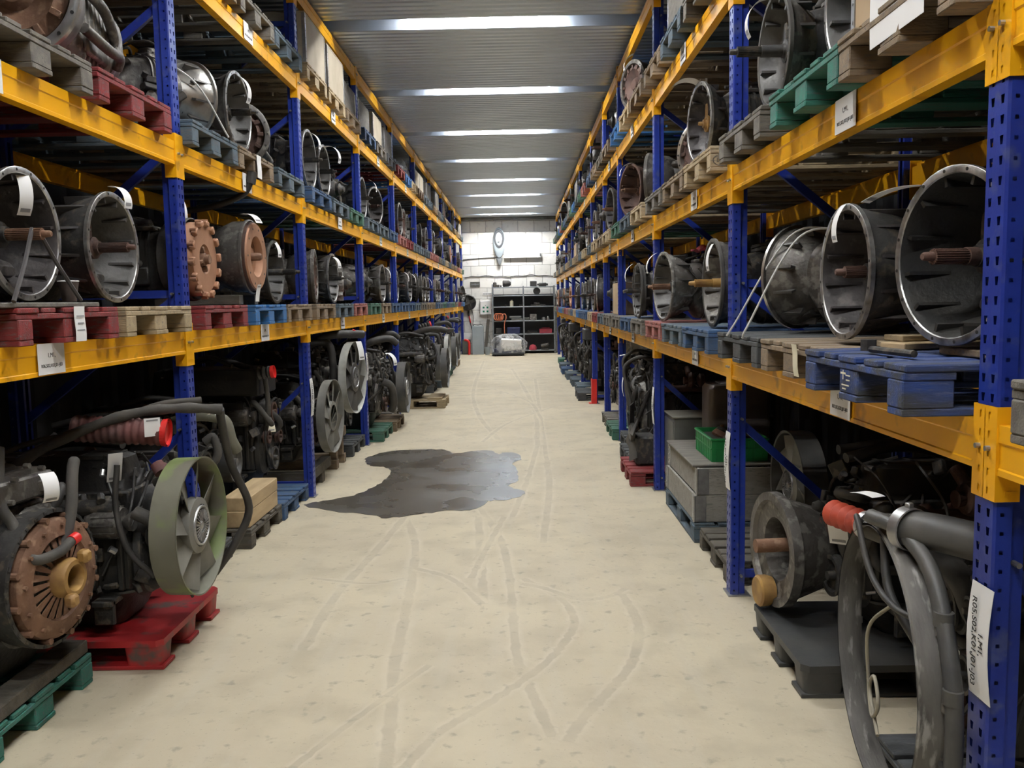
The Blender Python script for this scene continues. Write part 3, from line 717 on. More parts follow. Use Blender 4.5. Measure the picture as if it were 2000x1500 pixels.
    for sg in (-1, 1):
        m.box((x0-L*.27, sg*R*.62, zc-h*.35), (L*.34, .03, h*.55), ch=.01)
        m.cyl((x0-L*.62, sg*R*.4, zc-h*.3), (x0-L*.62, sg*R*.66, zc-h*.3), .045, n=14)
    if style == 'lattice':
        for sg in (-1, 1):
            for i in range(5):
                xx = x0-.02-i*.085
                for dz in (1, -1): m.box((xx-.03, sg*R*.655, zc+.05), (.012, .014, .34), rot=(0, dz*.75, 0))
    m.obj('gear_case', M[m_case], r)
    # top cover with shift tower
    t = MB(); tx = x0-L*.28
    t.box((tx, 0, zc+h+.012), (L*.42, R*.8, .03), ch=.008); t.loft([(zc+h+.02, tx+.03, 0, .08, .075), (zc+h+.075, tx+.03, 0, .06, .05)], n=16, ax='z', e=3)
    for i in range(4):
        for sg in (-1, 1): t.cyl((tx-L*.17+i*L*.11, sg*R*.33, zc+h+.02), (tx-L*.17+i*L*.11, sg*R*.33, zc+h+.04), .009, n=6, smooth=False)
    t.obj('top_cover', M['gunmetal' if seed % 2 else 'dalu'], r)
    k = MB()
    for i in range(10):
        xx = J(x0-L*.8, x0-.02); a = J(-.3, pi+.3); y = cos(a)*R*.62; z = zc+sin(a)*h
        if rr.random() < .5: k.cyl((xx, y, z), (xx+J(-.06, .06), y*1.15, z+abs(J(.01, .05))), J(.010, .028), n=10)
        else: k.box((xx, y, z), (J(.03, .1), J(.02, .06), J(.02, .06)), rot=(J(-1, 1), 0, J(-.3, .3)), ch=.005)
    for i in range(2):
        a = (J(x0-L*.7, x0-.3), J(-.12, .12), zc+h+.03); b = (J(x0-.2, x0+.02), J(-.15, .15), zc+h+J(.0, .06))
        k.tube(smooth_path([a, ((a[0]+b[0])/2, (a[1]+b[1])/2+J(-.05, .05), max(a[2], b[2])+J(.02, .06)), b]), J(.006, .011), n=6)
    k.obj('fittings', M['steel' if style == 'auto' else 'dustrub'], r)
    if style == 'auto':
        q = MB(); q.cyl((x0-.05, R*.25, zc+h+.03), (x0-.36, R*.25, zc+h+.03), .055, n=20); q.lathe([(x0-.06, .062), (x0-.05, .062)], (0, R*.25, zc+h+.03), n=20); q.obj('filter_canister', M['silver'], r)
        for dy, dz in ((.62, .1), (.7, -.1)):
            q = MB(); q.tube(smooth_path([(x0+.0, R*dy, zc+h*.2+dz), (x0-.2, R*(dy+.15), zc+dz), (x0-.38, R*(dy+.1), zc-.03+dz*.5), (x0-.42, R*dy, zc-.08+dz*.5)]), .026, n=10); q.obj('oil_pipe', M['dalu'], r)
        q = MB(); q.loft([(x0-.40, R*.2, zc, R*.55, h*.8, 3), (x0-.52, R*.2, zc, R*.52, h*.75, 3), (x0-.55, R*.2, zc, R*.3, h*.5, 3)], n=20); q.obj('retarder_housing', M['alu'], r)
    return r
GST = {
 'bell_dark': ('bright rimmed bell housing', dict(style='bell', m_out='gunmetal', m_in='inner')),
 'bell_grey': ('pale grey bell interior', dict(style='bell', m_out='dalu', m_in='innerg', m_shaft='gunmetal', shaft=.12, depth=.18)),
 'bell_brown': ('brown dusty bell housing', dict(style='bell', m_out='gunmetal', m_in='inner', m_rim='dustrub', m_shaft='rust', shaft=.10)),
 'bell_alu': ('aluminium bell housing', dict(style='bell', m_out='alu', m_in='innerg', m_rim='silver', m_case='alu', m_shaft='rustd', shaft=.14, depth=.2)),
 'thin': ('shallow grey bell housing', dict(style='thin', m_out='dustrub', m_in='innerg', m_rim='dustrub', m_shaft='gunmetal', shaft=.13, depth=.10)),
 'flywheel': ('rusty flywheel disc', dict(style='flywheel', m_case='gunmetal')),
 'lug': ('rusty lugged pressure plate', dict(style='lug', m_case='black')),
 'auto': ('alloy converter housing', dict(style='auto')),
 'dome': ('domed grey housing', dict(style='dome', m_out='dalu', m_case='gunmetal')),
 'lattice': ('lattice ribbed alloy case', dict(style='lattice', m_out='alu', m_in='innerg', m_rim='alu', m_case='dalu', m_shaft='rust', shaft=.12, depth=.20)),
}
GPROTO = {}
def gb(kind, x, y, z, s, where, rz=0.0, uniq=False, D=.53, desc=None, scale=None, tilt=0.0, **kw):
    key = (kind, D) if not (uniq or kw) else (kind, D, x, y)
    rot = (0, tilt, (0 if s > 0 else pi)+rz)
    if key not in GPROTO:
        a = dict(GST[kind][1]); a.update(kw); g = gearbox(seed=len(GPROTO)*7+3, D=D, **a); index(g); GPROTO[key] = g
        g.location = (x, y, z); g.rotation_euler = rot
    else: g = dup(GPROTO[key], (x, y, z), rot)
    g.scale = (scale or 1,)*3
    return tag(g, 'gearbox, '+(desc or GST[kind][0])+', '+where, 'gearbox', 'used gearboxes on the racks')
# paper tags
def curl_tag(p, s, label, L=.17, W=.062, a0=-1.9, a1=-.4, rz=0.0, roll=0.0, color='paper', back=False):
    """strip tied at p, curling out towards the aisle and down"""
    r = empty('paper_tag', p, (0 if s > 0 else pi)+rz); r.rotation_euler.x = roll
    n = 12; pts = []; x = z = 0
    for i in range(n+1):
        pts.append((x, z)); a = a0+(a1-a0)*i/n*-1 if False else a0+(a1-a0)*(i/n)
        x += cos(a)*L/n; z += sin(a)*L/n
    m = MB(); vs = []
    for (x, z) in pts:
        for yy in (-W/2, W/2): vs += [(x, yy, z), (x+.0008, yy, z+.0006)]
    m.add(vs, [(4*i, 4*i+2, 4*i+6, 4*i+4) for i in range(n)]+[(4*i+1, 4*i+5, 4*i+7, 4*i+3) for i in range(n)]
          + [(4*i, 4*i+4, 4*i+5, 4*i+1) for i in range(n)]+[(4*i+2, 4*i+3, 4*i+7, 4*i+6) for i in range(n)], True)
    m.obj('card', M[color], r)
    b = MB(); k = n-2; A = V(pts[k][0], 0, pts[k][1]); B = V(pts[k+1][0], 0, pts[k+1][1]); nn = V(-(B-A).z, 0, (B-A).x).normalized()
    vs = []
    for off in (.0016, -.0016):
        for t in (A, B):
            for yy in (-W*.36, W*.36): q = t+nn*off; vs.append((q.x, yy, q.z))
    b.add(vs, [(0, 1, 3, 2), (4, 5, 7, 6)], False); b.obj('barcode', M['print'], r)
    return tag(r, label, 'paper tag', 'white paper stock tags')
# ================================================================ SHELF CONTENTS
LV = ['floor level', 'first shelf', 'second shelf', 'third shelf']
def W(s, k, bay, slot): return f'{sidename(s)} rack, {LV[k]}, {ORD[bay-1]} bay, {slot}'
SL = ['near slot', 'middle slot', 'far slot']
ZS = {1: [0, ZL[0]+.2, ZL[1]+.2, ZL[2]+.2], -1: [0, ZR[0]+.2, ZR[1]+.2, ZR[2]+.2]}
XP = {1: -1.85, -1: 1.11}        # pallet fronts, overhanging the beams
def post(s): return PL if s > 0 else PR
def sheet(x, y, z, w_, h_, s, label, lines=None, mt='paper', rz=0, cat='paper sheet', tilt=0.0):
    r = empty('paper_sheet', (x, y, z), (0 if s > 0 else pi)+rz); m = MB(); n = 6; vs = []
    r.rotation_euler.y = tilt
    for i in range(n+1):
        t = i/n; b = .004*sin(pi*t*2)
        for yy in (-w_/2, w_/2): vs += [(.001+b*.5+.002, yy, (t-.5)*h_), (.0022+b*.5+.002, yy, (t-.5)*h_)]
    m.add(vs, [(4*i, 4*i+2, 4*i+6, 4*i+4) for i in range(n)]+[(4*i+1, 4*i+5, 4*i+7, 4*i+3) for i in range(n)], True); m.obj('sheet', M[mt], r)
    if lines:
        for q in range(lines):
            MB().box((.0065, 0, h_*(.22-.2*q)), (.001, w_*(.72-.14*(q % 2)), h_*.035)).obj('print_line', M['print'], r)
    return tag(r, label, cat)
def crate(x, y, z, s, label, d=(1.1, .76, .5), mt='ply', collar=False):
    """box standing on a pallet; front at x"""
    r = empty('shipping_crate', (x, y, z), 0 if s > 0 else pi); L, Wd, H = d; t = .018
    for nm, c, q in (('front_panel', (-t/2, 0, H/2), (t, Wd, H)), ('rear_panel', (-L+t/2, 0, H/2), (t, Wd, H)), ('side_panel', (-L/2, -Wd/2+t/2, H/2), (L-2*t, t, H)), ('side_panel', (-L/2, Wd/2-t/2, H/2), (L-2*t, t, H)), ('lid', (-L/2, 0, H+t/2), (L, Wd, t))):
        m = MB(); m.box(c, q, ch=.003); m.obj(nm, M[mt], r)
    for sy in (-1, 1):
        m = MB(); m.box((.0015, sy*(Wd/2-.012), H/2), (.005, .03, H), ch=.001).box((-.012, sy*(Wd/2+.0015), H/2), (.03, .005, H), ch=.001)
        for i in range(int(H/.06)): m.cyl((.004, sy*(Wd/2-.012), .03+i*.06), (.0065, sy*(Wd/2-.012), .03+i*.06), .006, n=6)
        m.obj('corner_strip', M['steel'], r)
    return tag(r, label, 'crate')
def gz(s, k): return ZS[s][k]+.147
# ---- left rack, first shelf
S = 1
pallet('red', XP[1], 3.53, ZS[1][1], 1, W(1, 1, 2, 'near slot')); pallet('pale', XP[1], 4.41, ZS[1][1], 1, W(1, 1, 2, 'far slot'))
m = MB(); m.box((-.48, 0, .010), (.95, .78, .02), ch=.004); o = m.obj('plywood_board', M['w_grey'], None, (XP[1], 3.38, ZS[1][1]+.1445)); tag(o, 'thin grey board lying on the red pallet under the nearest gearbox', 'board')
gb('bell_brown', -1.93, 3.37, gz(1, 1)+.02, 1, 'on the grey board, '+'left rack, first shelf', uniq=True, D=.52, m_in='inner', m_rim='rim', desc='nearest brown bell')
gb('bell_dark', -1.95, 4.15, gz(1, 1)+.012, 1, 'left rack, first shelf, right of the paper cup', uniq=True, D=.53, m_in='innerg', shaft=.10)
pallet('red', XP[1], 5.42, ZS[1][1], 1, W(1, 1, 3, SL[0])); pallet('brightblue', XP[1], 6.38, ZS[1][1], 1, W(1, 1, 3, SL[1])); pallet('brown', XP[1], 7.22, ZS[1][1], 1, W(1, 1, 3, SL[2]))
gb('lug', -1.9, 5.2, gz(1, 1)+.02, 1, W(1, 1, 3, SL[0]), D=.5)
gb('flywheel', -1.88, 6.17, gz(1, 1)+.07, 1, W(1, 1, 3, SL[1]), D=.53)
gb('bell_brown', -2.05, 7.25, gz(1, 1), 1, W(1, 1, 3, SL[2]), uniq=True, m_in='innerg', m_rim='dustrub', shaft=.2, m_shaft='gunmetal')
pallet('brown', XP[1], 8.2, ZS[1][1], 1, W(1, 1, 4, SL[0])); pallet('slate', XP[1], 9.15, ZS[1][1], 1, W(1, 1, 4, SL[1])); pallet('pink', XP[1], 10.02, ZS[1][1], 1, W(1, 1, 4, SL[2]))
gb('auto', -2.0, 8.45, gz(1, 1), 1, W(1, 1, 4, SL[0]), rz=.15); gb('bell_grey', -2.0, 9.25, gz(1, 1), 1, W(1, 1, 4, SL[1])); gb('dome', -2.0, 9.98, gz(1, 1), 1, W(1, 1, 4, SL[2]), m_out='alu', rz=.15, D=.44, m_case='alu', desc='alloy domed housing')
# blocks lifting the flywheel
for yy, nm in ((6.0, 'near'), (6.34, 'far')):
    o = MB().box((0, 0, .034), (.6, .08, .068), ch=.004).obj('wooden_bearer', M['w_dirt'], None, (-2.25, yy, gz(1, 1))); tag(o, f'dark wooden bearer under the rusty flywheel gearbox, {nm} one', 'wooden block')
# ---- left rack, second shelf
pallet('grey', XP[1], 3.43, ZS[1][2], 1, W(1, 2, 2, 'near slot')); pallet('red', XP[1], 4.28, ZS[1][2], 1, W(1, 2, 2, 'far slot'))
gb('auto', -2.14, 3.74, gz(1, 2), 1, W(1, 2, 2, 'turned towards the camera'), rz=-1.45, D=.58, uniq=True)
pallet('slate', XP[1], 5.37, ZS[1][2], 1, W(1, 2, 3, SL[0])); pallet('brown', XP[1], 6.2, ZS[1][2], 1, W(1, 2, 3, SL[1])); pallet('slate', XP[1], 7.12, ZS[1][2], 1, W(1, 2, 3, SL[2]))
gb('bell_alu', -2.12, 5.66, gz(1, 2), 1, W(1, 2, 3, SL[0]), m_out='silver', m_case='dalu', D=.5, rz=1.15, desc='bright housing facing away', length=.38)
gb('bell_grey', -1.95, 6.15, gz(1, 2), 1, W(1, 2, 3, SL[1]), D=.56); gb('auto', -2.16, 6.72, gz(1, 2), 1, W(1, 2, 3, SL[2]), rz=-1.35, D=.5, uniq=True, length=.62)
pallet('blue', XP[1], 8.2, ZS[1][2], 1, W(1, 2, 4, SL[0])); pallet('slate', XP[1], 9.1, ZS[1][2], 1, W(1, 2, 4, SL[1])); pallet('green', XP[1], 9.98, ZS[1][2], 1, W(1, 2, 4, SL[2]))
gb('bell_grey', -1.95, 8.18, gz(1, 2), 1, W(1, 2, 4, SL[0]), D=.56); gb('bell_grey', -1.95, 8.8, gz(1, 2), 1, W(1, 2, 4, SL[1])); gb('dome', -2.0, 9.75, gz(1, 2), 1, W(1, 2, 4, SL[2]), m_out='gunmetal', m_case='black', D=.42, rz=-.1, desc='black domed housing')
# ---- left rack, third shelf
pallet('brown', XP[1], 5.5, ZS[1][3], 1, W(1, 3, 3, SL[0])); pallet('grey', XP[1], 6.38, ZS[1][3], 1, W(1, 3, 3, SL[1])); pallet('slate', XP[1], 7.22, ZS[1][3], 1, W(1, 3, 3, SL[2]))
crate(-1.86, 5.62, gz(1, 3), 1, 'wooden crate with a white sheet, '+W(1, 3, 3, SL[0]), (1.1, .78, .4), 'w_brown')
sheet(-1.852, 5.86, gz(1, 3)+.17, .24, .36, 1, 'white paper sheet on the crate high on the left rack', None)
for i, (y, k_) in enumerate(((8.2, 'pale'), (9.08, 'pale'), (9.98, 'brown'))): pallet(k_, XP[1], y, ZS[1][3], 1, W(1, 3, 4, SL[i]))
crate(-1.86, 8.2, gz(1, 3), 1, 'light plywood crate, '+W(1, 3, 4, SL[0]), (1.1, .78, .42)); crate(-1.86, 9.08, gz(1, 3), 1, 'light plywood crate, '+W(1, 3, 4, SL[1]), (1.1, .78, .40)); crate(-1.90, 9.98, gz(1, 3), 1, 'grey crate, '+W(1, 3, 4, SL[2]), (1.0, .7, .3), 'w_grey')
# ---- right rack, first shelf
pallet('chipblue', 1.04, 2.72, ZS[-1][1], -1, W(-1, 1, 2, SL[0]), desc='chipped blue wooden pallet'); pallet('brown', XP[-1], 3.55, ZS[-1][1], -1, W(-1, 1, 2, SL[1])); pallet('dark', XP[-1], 4.41, ZS[-1][1], -1, W(-1, 1, 2, SL[2]))
for i, (x, y, z, L, wd, c, rz) in enumerate(((1.28, 2.95, 0, .8, .12, 'timber', .3), (1.3, 3.1, 0, .7, .10, 'w_pale', -.1), (1.18, 2.44, 0, .3, .5, 'w_brown', .05), (1.33, 3.06, .023, .55, .12, 'w_pale', .12))):
    o = MB().box((.3, 0, .011), (.6 if i != 2 else .3, wd, .022), ch=.003).obj('loose_plank', M[c], None, (x, y, gz(-1, 1)+z), (0, 0, rz)); tag(o, ['pale timber plank lying between the two large bell housings', 'wooden plank lying beside the second bell housing', 'short brown plank under the largest bell housing', 'uppermost plank behind the two large bell housings'][i], 'plank')
gb('bell_dark', 1.295, 2.605, gz(-1, 1)+.024, -1, 'largest and nearest, right rack, first shelf', uniq=True, D=.54, m_in='black', depth=.3, shaft=.09, rz=.18, m_shaft='ochre' if False else 'rustd')
gb('bell_dark', 1.25, 3.33, gz(-1, 1)+.012, -1, 'right rack, first shelf, second bay, middle', uniq=True, D=.52, m_in='inner', m_shaft='rustd', shaft=.03, depth=.28)
gb('bell_alu', 1.46, 4.55, gz(-1, 1)+.012, -1, 'strapped down with white straps, right rack', uniq=True, D=.54, m_out='dalu', m_case='dalu', rz=-1.0, length=.55, desc='housing facing away')
pallet('blue', XP[-1], 5.46, ZS[-1][1], -1, W(-1, 1, 3, SL[0])); pallet('slate', XP[-1], 6.32, ZS[-1][1], -1, W(-1, 1, 3, SL[1])); pallet('pink', XP[-1], 7.2, ZS[-1][1], -1, W(-1, 1, 3, SL[2]))
gb('bell_brown', 1.2, 5.38, gz(-1, 1), -1, W(-1, 1, 3, SL[0]), uniq=True, D=.55, m_in='dalu', m_rim='dustrub', m_out='dalu', m_shaft='ochre', shaft=.14, depth=.2)
gb('lattice', 1.16, 6.98, gz(-1, 1), -1, W(-1, 1, 3, SL[2]), D=.56, rz=.12, m_shaft='rust')
pallet('grey', XP[-1], 8.22, ZS[-1][1], -1, W(-1, 1, 4, SL[0])); pallet('blue', XP[-1], 9.12, ZS[-1][1], -1, W(-1, 1, 4, SL[1])); pallet('grey', XP[-1], 10.0, ZS[-1][1], -1, W(-1, 1, 4, SL[2]))
gb('thin', 1.14, 8.3, gz(-1, 1), -1, W(-1, 1, 4, SL[0]), D=.53)
gb('thin', 1.2, 8.9, gz(-1, 1), -1, W(-1, 1, 4, SL[1]), D=.53)
pallet('grey', 1.09, 1.50, ZS[-1][1], -1, 'right rack, first shelf, first bay, beside the nearest post')
# ---- right rack, second shelf
pallet('brown', XP[-1], 2.64, ZS[-1][2], -1, W(-1, 2, 2, SL[0])); pallet('teal', XP[-1], 3.45, ZS[-1][2], -1, W(-1, 2, 2, SL[1])); pallet('grey', XP[-1], 4.4, ZS[-1][2], -1, W(-1, 2, 2, SL[2]))
crate(1.13, 2.66, gz(-1, 2), -1, 'plywood crate covered by a white sheet, right rack, second shelf', (1.1, .62, .55), 'card')
sheet(1.118, 2.60, gz(-1, 2)+.10, .36, .42, -1, 'large white paper sheet taped on the nearest right crate', None)
gb('bell_grey', 1.2, 4.12, gz(-1, 2), -1, W(-1, 2, 2, SL[2]), D=.52, uniq=True, shaft=.2, depth=.14, m_rim='dustrub'); gb('bell_dark', 1.28, 3.4, gz(-1, 2), -1, W(-1, 2, 2, SL[1]), uniq=True, D=.55, m_in='innerg', shaft=.1, m_shaft='rust', desc='oily bell housing')
ep = pallet('pale', XP[-1], 5.42, ZS[-1][2], -1, W(-1, 2, 3, SL[0])); pallet('brown', XP[-1], 6.28, ZS[-1][2], -1, W(-1, 2, 3, SL[1])); pallet('grey', XP[-1], 7.18, ZS[-1][2], -1, W(-1, 2, 3, SL[2]))
# burnt-in mark on the side of the near block
r = empty('burnt_stamp', (1.11+.073, 5.0205, ZS[-1][2]+.061), 0)
m = MB(); m.lathe([(-.0006, .034), (-.0006, .038)], (0, 0, 0), ax='y', n=28, cap=False); o = m.obj('ring', M['w_dirt'], r); o.scale = (1.55, 1, .9)
o = text_mesh('lettering', 'EPAL', .034, M['w_dirt'], r); o.rotation_euler = (pi/2, 0, 0); tag(r, 'oval burnt stamp on the side of the pale pallet block', 'stamp')
gb('bell_dark', 1.2, 5.78, gz(-1, 2), -1, W(-1, 2, 3, SL[0]), D=.53, rz=.1, desc='deep dark dish with golden hub', m_shaft='ochre', depth=.13, shaft=0.0, uniq=True); gb('auto', 1.35, 6.6, gz(-1, 2), -1, W(-1, 2, 3, SL[1]), rz=.5, D=.45)
pallet('pale', XP[-1], 8.2, ZS[-1][2], -1, W(-1, 2, 4, SL[0])); pallet('slate', XP[-1], 9.1, ZS[-1][2], -1, W(-1, 2, 4, SL[1])); pallet('green', XP[-1], 10.0, ZS[-1][2], -1, W(-1, 2, 4, SL[2]))
gb('auto', 1.25, 8.3, gz(-1, 2), -1, W(-1, 2, 4, SL[0]), rz=-.35, D=.5); gb('bell_brown', 1.2, 9.3, gz(-1, 2), -1, W(-1, 2, 4, SL[1]), rz=.3, D=.56, m_in='rustd', m_rim='rustd', m_out='rustd', desc='rusty brown bell')
# ---- right rack, third shelf
for i, (y, k_) in enumerate(((5.45, 'grey'), (6.35, 'slate'), (7.22, 'brown'))): pallet(k_, XP[-1], y, ZS[-1][3], -1, W(-1, 3, 3, SL[i]))
for i, (y, k_) in enumerate(((8.2, 'brown'), (9.1, 'pale'), (10.0, 'brightblue'))): pallet(k_, XP[-1], y, ZS[-1][3], -1, W(-1, 3, 4, SL[i]))
gb('bell_alu', 1.25, 5.6, gz(-1, 3), -1, W(-1, 3, 3, SL[0]), rz=-.3); crate(1.16, 6.35, gz(-1, 3), -1, 'grey boarded crate, '+W(-1, 3, 3, SL[1]), (1.0, .7, .3), 'w_grey')
gb('auto', 1.2, 9.1, gz(-1, 3), -1, W(-1, 3, 4, SL[1]), rz=.4, D=.5)
# ---- everything further down the racks
rnd = random.Random(12)
PK = ['blue', 'slate', 'grey', 'brown', 'pale', 'red', 'pink', 'slate', 'grey', 'green', 'blue', 'brown', 'brightblue']
def fill_bay(s, k, bay, kinds, pk=None, extra=None):
    ps = post(s); a, b = ps[bay-1], ps[bay]; L = b-a; n = 3 if L > 2.5 else (2 if L > 1.75 else 1)
    pitch = (L-.12)/n
    for i in range(n):
        y = a+.06+pitch*(i+.5); kd = kinds[i] if i < len(kinds) else None
        if n < 3: y = a+.5+i*.86 if L > 1.7 else a+L/2
        if y+.4 > b-.04: y = b-.46
        c = pk[i] if pk and i < len(pk) else rnd.choice(PK)
        pallet(c, XP[s], y, ZS[s][k], s, W(s, k, bay, SL[i]))
        if kd is None: continue
        x = XP[s]-s*rnd.uniform(.03, .16)
        if kd.startswith('crate'):
            mt = {'crate': 'ply', 'crategrey': 'w_grey', 'cratecard': 'card', 'crateblue': 'w_slate'}[kd]
            nm = {'crate': 'light plywood crate, ', 'crategrey': 'grey boarded crate, ', 'cratecard': 'brown cardboard box, ', 'crateblue': 'slate blue crate, '}[kd]
            crate(x, y, gz(s, k), s, nm+W(s, k, bay, SL[i]), (1.0, .72, rnd.uniform(.3, .42)), mt)
        elif kd == 'wrap':
            o = empty('wrapped_box', (x, y, gz(s, k)), 0 if s > 0 else pi)
            q = MB(); q.box((-.45, 0, .09), (.8, .62, .18), ch=.01); q.obj('carton', M['card'], o)
            q = MB(); q.loft([(.0, -.46, 0, .46, .35, 5), (.22, -.45, 0, .44, .34, 4), (.40, -.43, .02, .38, .28, 3), (.46, -.4, .03, .2, .14, 2.5)], n=24, ax='z'); q.obj('stretch_film', M['film'], o)
            tag(o, 'cardboard box wrapped in clear film, '+W(s, k, bay, SL[i]), 'wrapped box')
        else:
            y = max(a+.40, min(b-.40, y)); gb(kd, x, y, gz(s, k), s, W(s, k, bay, SL[i]), rz=rnd.choice([0, 0, 0, rnd.uniform(-.35, .35)]))
GKEYS = ['bell_dark', 'bell_grey', 'bell_brown', 'bell_dark', 'dome', 'thin', 'bell_alu', 'lattice', 'bell_alu', 'auto', 'flywheel', 'bell_grey', 'dome']
# left
fill_bay(1, 1, 5, ['dome', 'bell_grey', 'auto'], ['green', 'brown', 'blue']); fill_bay(1, 2, 5, ['bell_grey', 'bell_dark', None], ['slate', 'slate', 'blue']); fill_bay(1, 3, 5, ['crategrey', 'crate', 'crategrey'], ['blue', 'grey', 'dark'])
fill_bay(1, 1, 6, ['bell_alu', 'bell_grey', 'thin'], ['blue', 'blue', 'slate']); fill_bay(1, 2, 6, ['bell_dark', 'auto', 'thin'], ['pink', 'red', 'slate']); fill_bay(1, 3, 6, [None, None, 'wrap'], ['red', 'brightblue', 'pale'])
fill_bay(1, 1, 7, ['thin', 'bell_alu', 'bell_grey'], ['grey', 'brown', 'brown']); fill_bay(1, 2, 7, ['auto', 'bell_dark', 'bell_grey'], ['slate', 'slate', 'pink']); fill_bay(1, 3, 7, ['crate', 'crate', 'crategrey'], ['brown', 'slate', 'slate'])
for bay in (8, 9, 10, 11):
    fill_bay(1, 1, bay, [rnd.choice(GKEYS) for _ in range(3)], ['blue', 'slate', 'green'] if bay < 10 else None)
    fill_bay(1, 2, bay, [rnd.choice(GKEYS+['crateblue']) for _ in range(3)])
    fill_bay(1, 3, bay, [rnd.choice(['crate', 'crategrey', 'auto', 'bell_alu', 'dome']) for _ in range(3)], ['pale', 'grey', 'slate'])
# right
fill_bay(-1, 1, 5, ['cratecard', 'dome'], ['grey', 'slate']); fill_bay(-1, 2, 5, ['bell_brown', 'dome'], ['pale', 'brown']); fill_bay(-1, 3, 5, ['dome', None], ['brown', 'dirt'])
for bay in (6, 7, 8, 9, 10, 11):
    fill_bay(-1, 1, bay, [rnd.choice(GKEYS) for _ in range(3)]); fill_bay(-1, 2, bay, [rnd.choice(GKEYS+['cratecard']) for _ in range(3)], ['pale', 'slate', 'brown'])
    fill_bay(-1, 3, bay, [rnd.choice(['auto', 'bell_alu', 'crategrey', 'dome', None]) for _ in range(3)])
# ================================================================ ENGINES
def fan_part(root, c, R, ring=.10, nb=8, mt='fank', ringm=None, hub='clutch', name='cooling_fan', blade=None, rd=.004):
    """fan facing +x, its front plane at c.x"""
    cx, cy, cz = c; Ri = R-.012
    m = MB(); m.lathe([(-ring*.85, .05), (-ring*.85, R*.28), (-ring*.5, R*.42), (-ring*.15, R*.41), (-.01, R*.31)], c, n=32, cap=False)
    for i in range(nb):
        a = 2*pi*i/nb+.2; da = .42*2*pi/nb*1.25; vs = []; K = 6
        for k in range(K+1):
            t = k/K; rr_ = R*.30+(Ri-R*.30)*t; w_ = da*(1-.15*t)/(.45+.55*t)*.88; sw = .18*t
            for e, x in ((-1, -ring*.75), (1, -ring*.22)):
                aa = a+sw+e*w_; 
                for th in (0, .004): vs.append((cx+x+th, cy+rr_*cos(aa), cz+rr_*sin(aa)))
        fs = []
        for k in range(K): b = 4*k; fs += [(b, b+2, b+6, b+4), (b+1, b+5, b+7, b+3), (b, b+4, b+5, b+1), (b+2, b+3, b+7, b+6)]
        fs += [(0, 1, 3, 2), (4*K, 4*K+2, 4*K+3, 4*K+1)]
        m.add(vs, fs, True)
    f = m.obj(name, M[mt], root)
    if ringm:
        q = MB(); q.lathe([(-ring, R-rd), (-ring, R), (-.004, R+.002), (0, R+.006), (0, R-.002), (-.004, R-rd), (-ring, R-rd)], c, n=56, cap=False); q.obj('fan_ring', M[ringm], f)
    if hub:
        q = MB(); q.lathe([(-ring*.4, R*.30), (-.006, R*.30), (-.002, R*.29), (-.002, R*.27), (-.015, R*.255), (-.012, R*.07), (-.004, R*.05), (-.004, 0)], c, n=32, cap=False)
        for i in range(28):
            a = 2*pi*i/28; q.box((cx-.008, cy+cos(a)*R*.175, cz+sin(a)*R*.175), (.012, R*.13, .005), rot=(a, 0, 0))
        q.obj('viscous_hub', M['steel'], f)
    return f
def hose(root, pts, r, mt='rubber', name='hose', n=10, prof=None, k=7):
    m = MB(); m.tube(smooth_path(pts, k), r, n, prof=prof); return m.obj(name, M[mt], root)
def bellows(root, p0, p1, r, mt, name='bellows_hose', n=24, rings=7, capm=None, amp=.16):
    m = MB(); A = Vector(p0); B = Vector(p1); K = rings*6; pts = [A+(B-A)*i/K for i in range(K+1)]
    m.tube(pts, r, n, prof=lambda t: 1+amp*math.sin(t*rings*2*pi-pi/2)-amp*.5)
    o = m.obj(name, M[mt], root)
    if capm:
        q = MB(); d = (B-A).normalized(); q.tube([B, B+d*.012], r*1.02, n, smooth=False); q.m = 0
        e = MB(); e.tube([B+d*.0125, B+d*.026], r*1.06, n, cap=False); e.tube([B+d*.026, B+d*.0125], r*.92, n, cap=False); 
        q.obj('end_cap', M[capm], o); e.obj('cap_rim', M[capm], o)
    return o
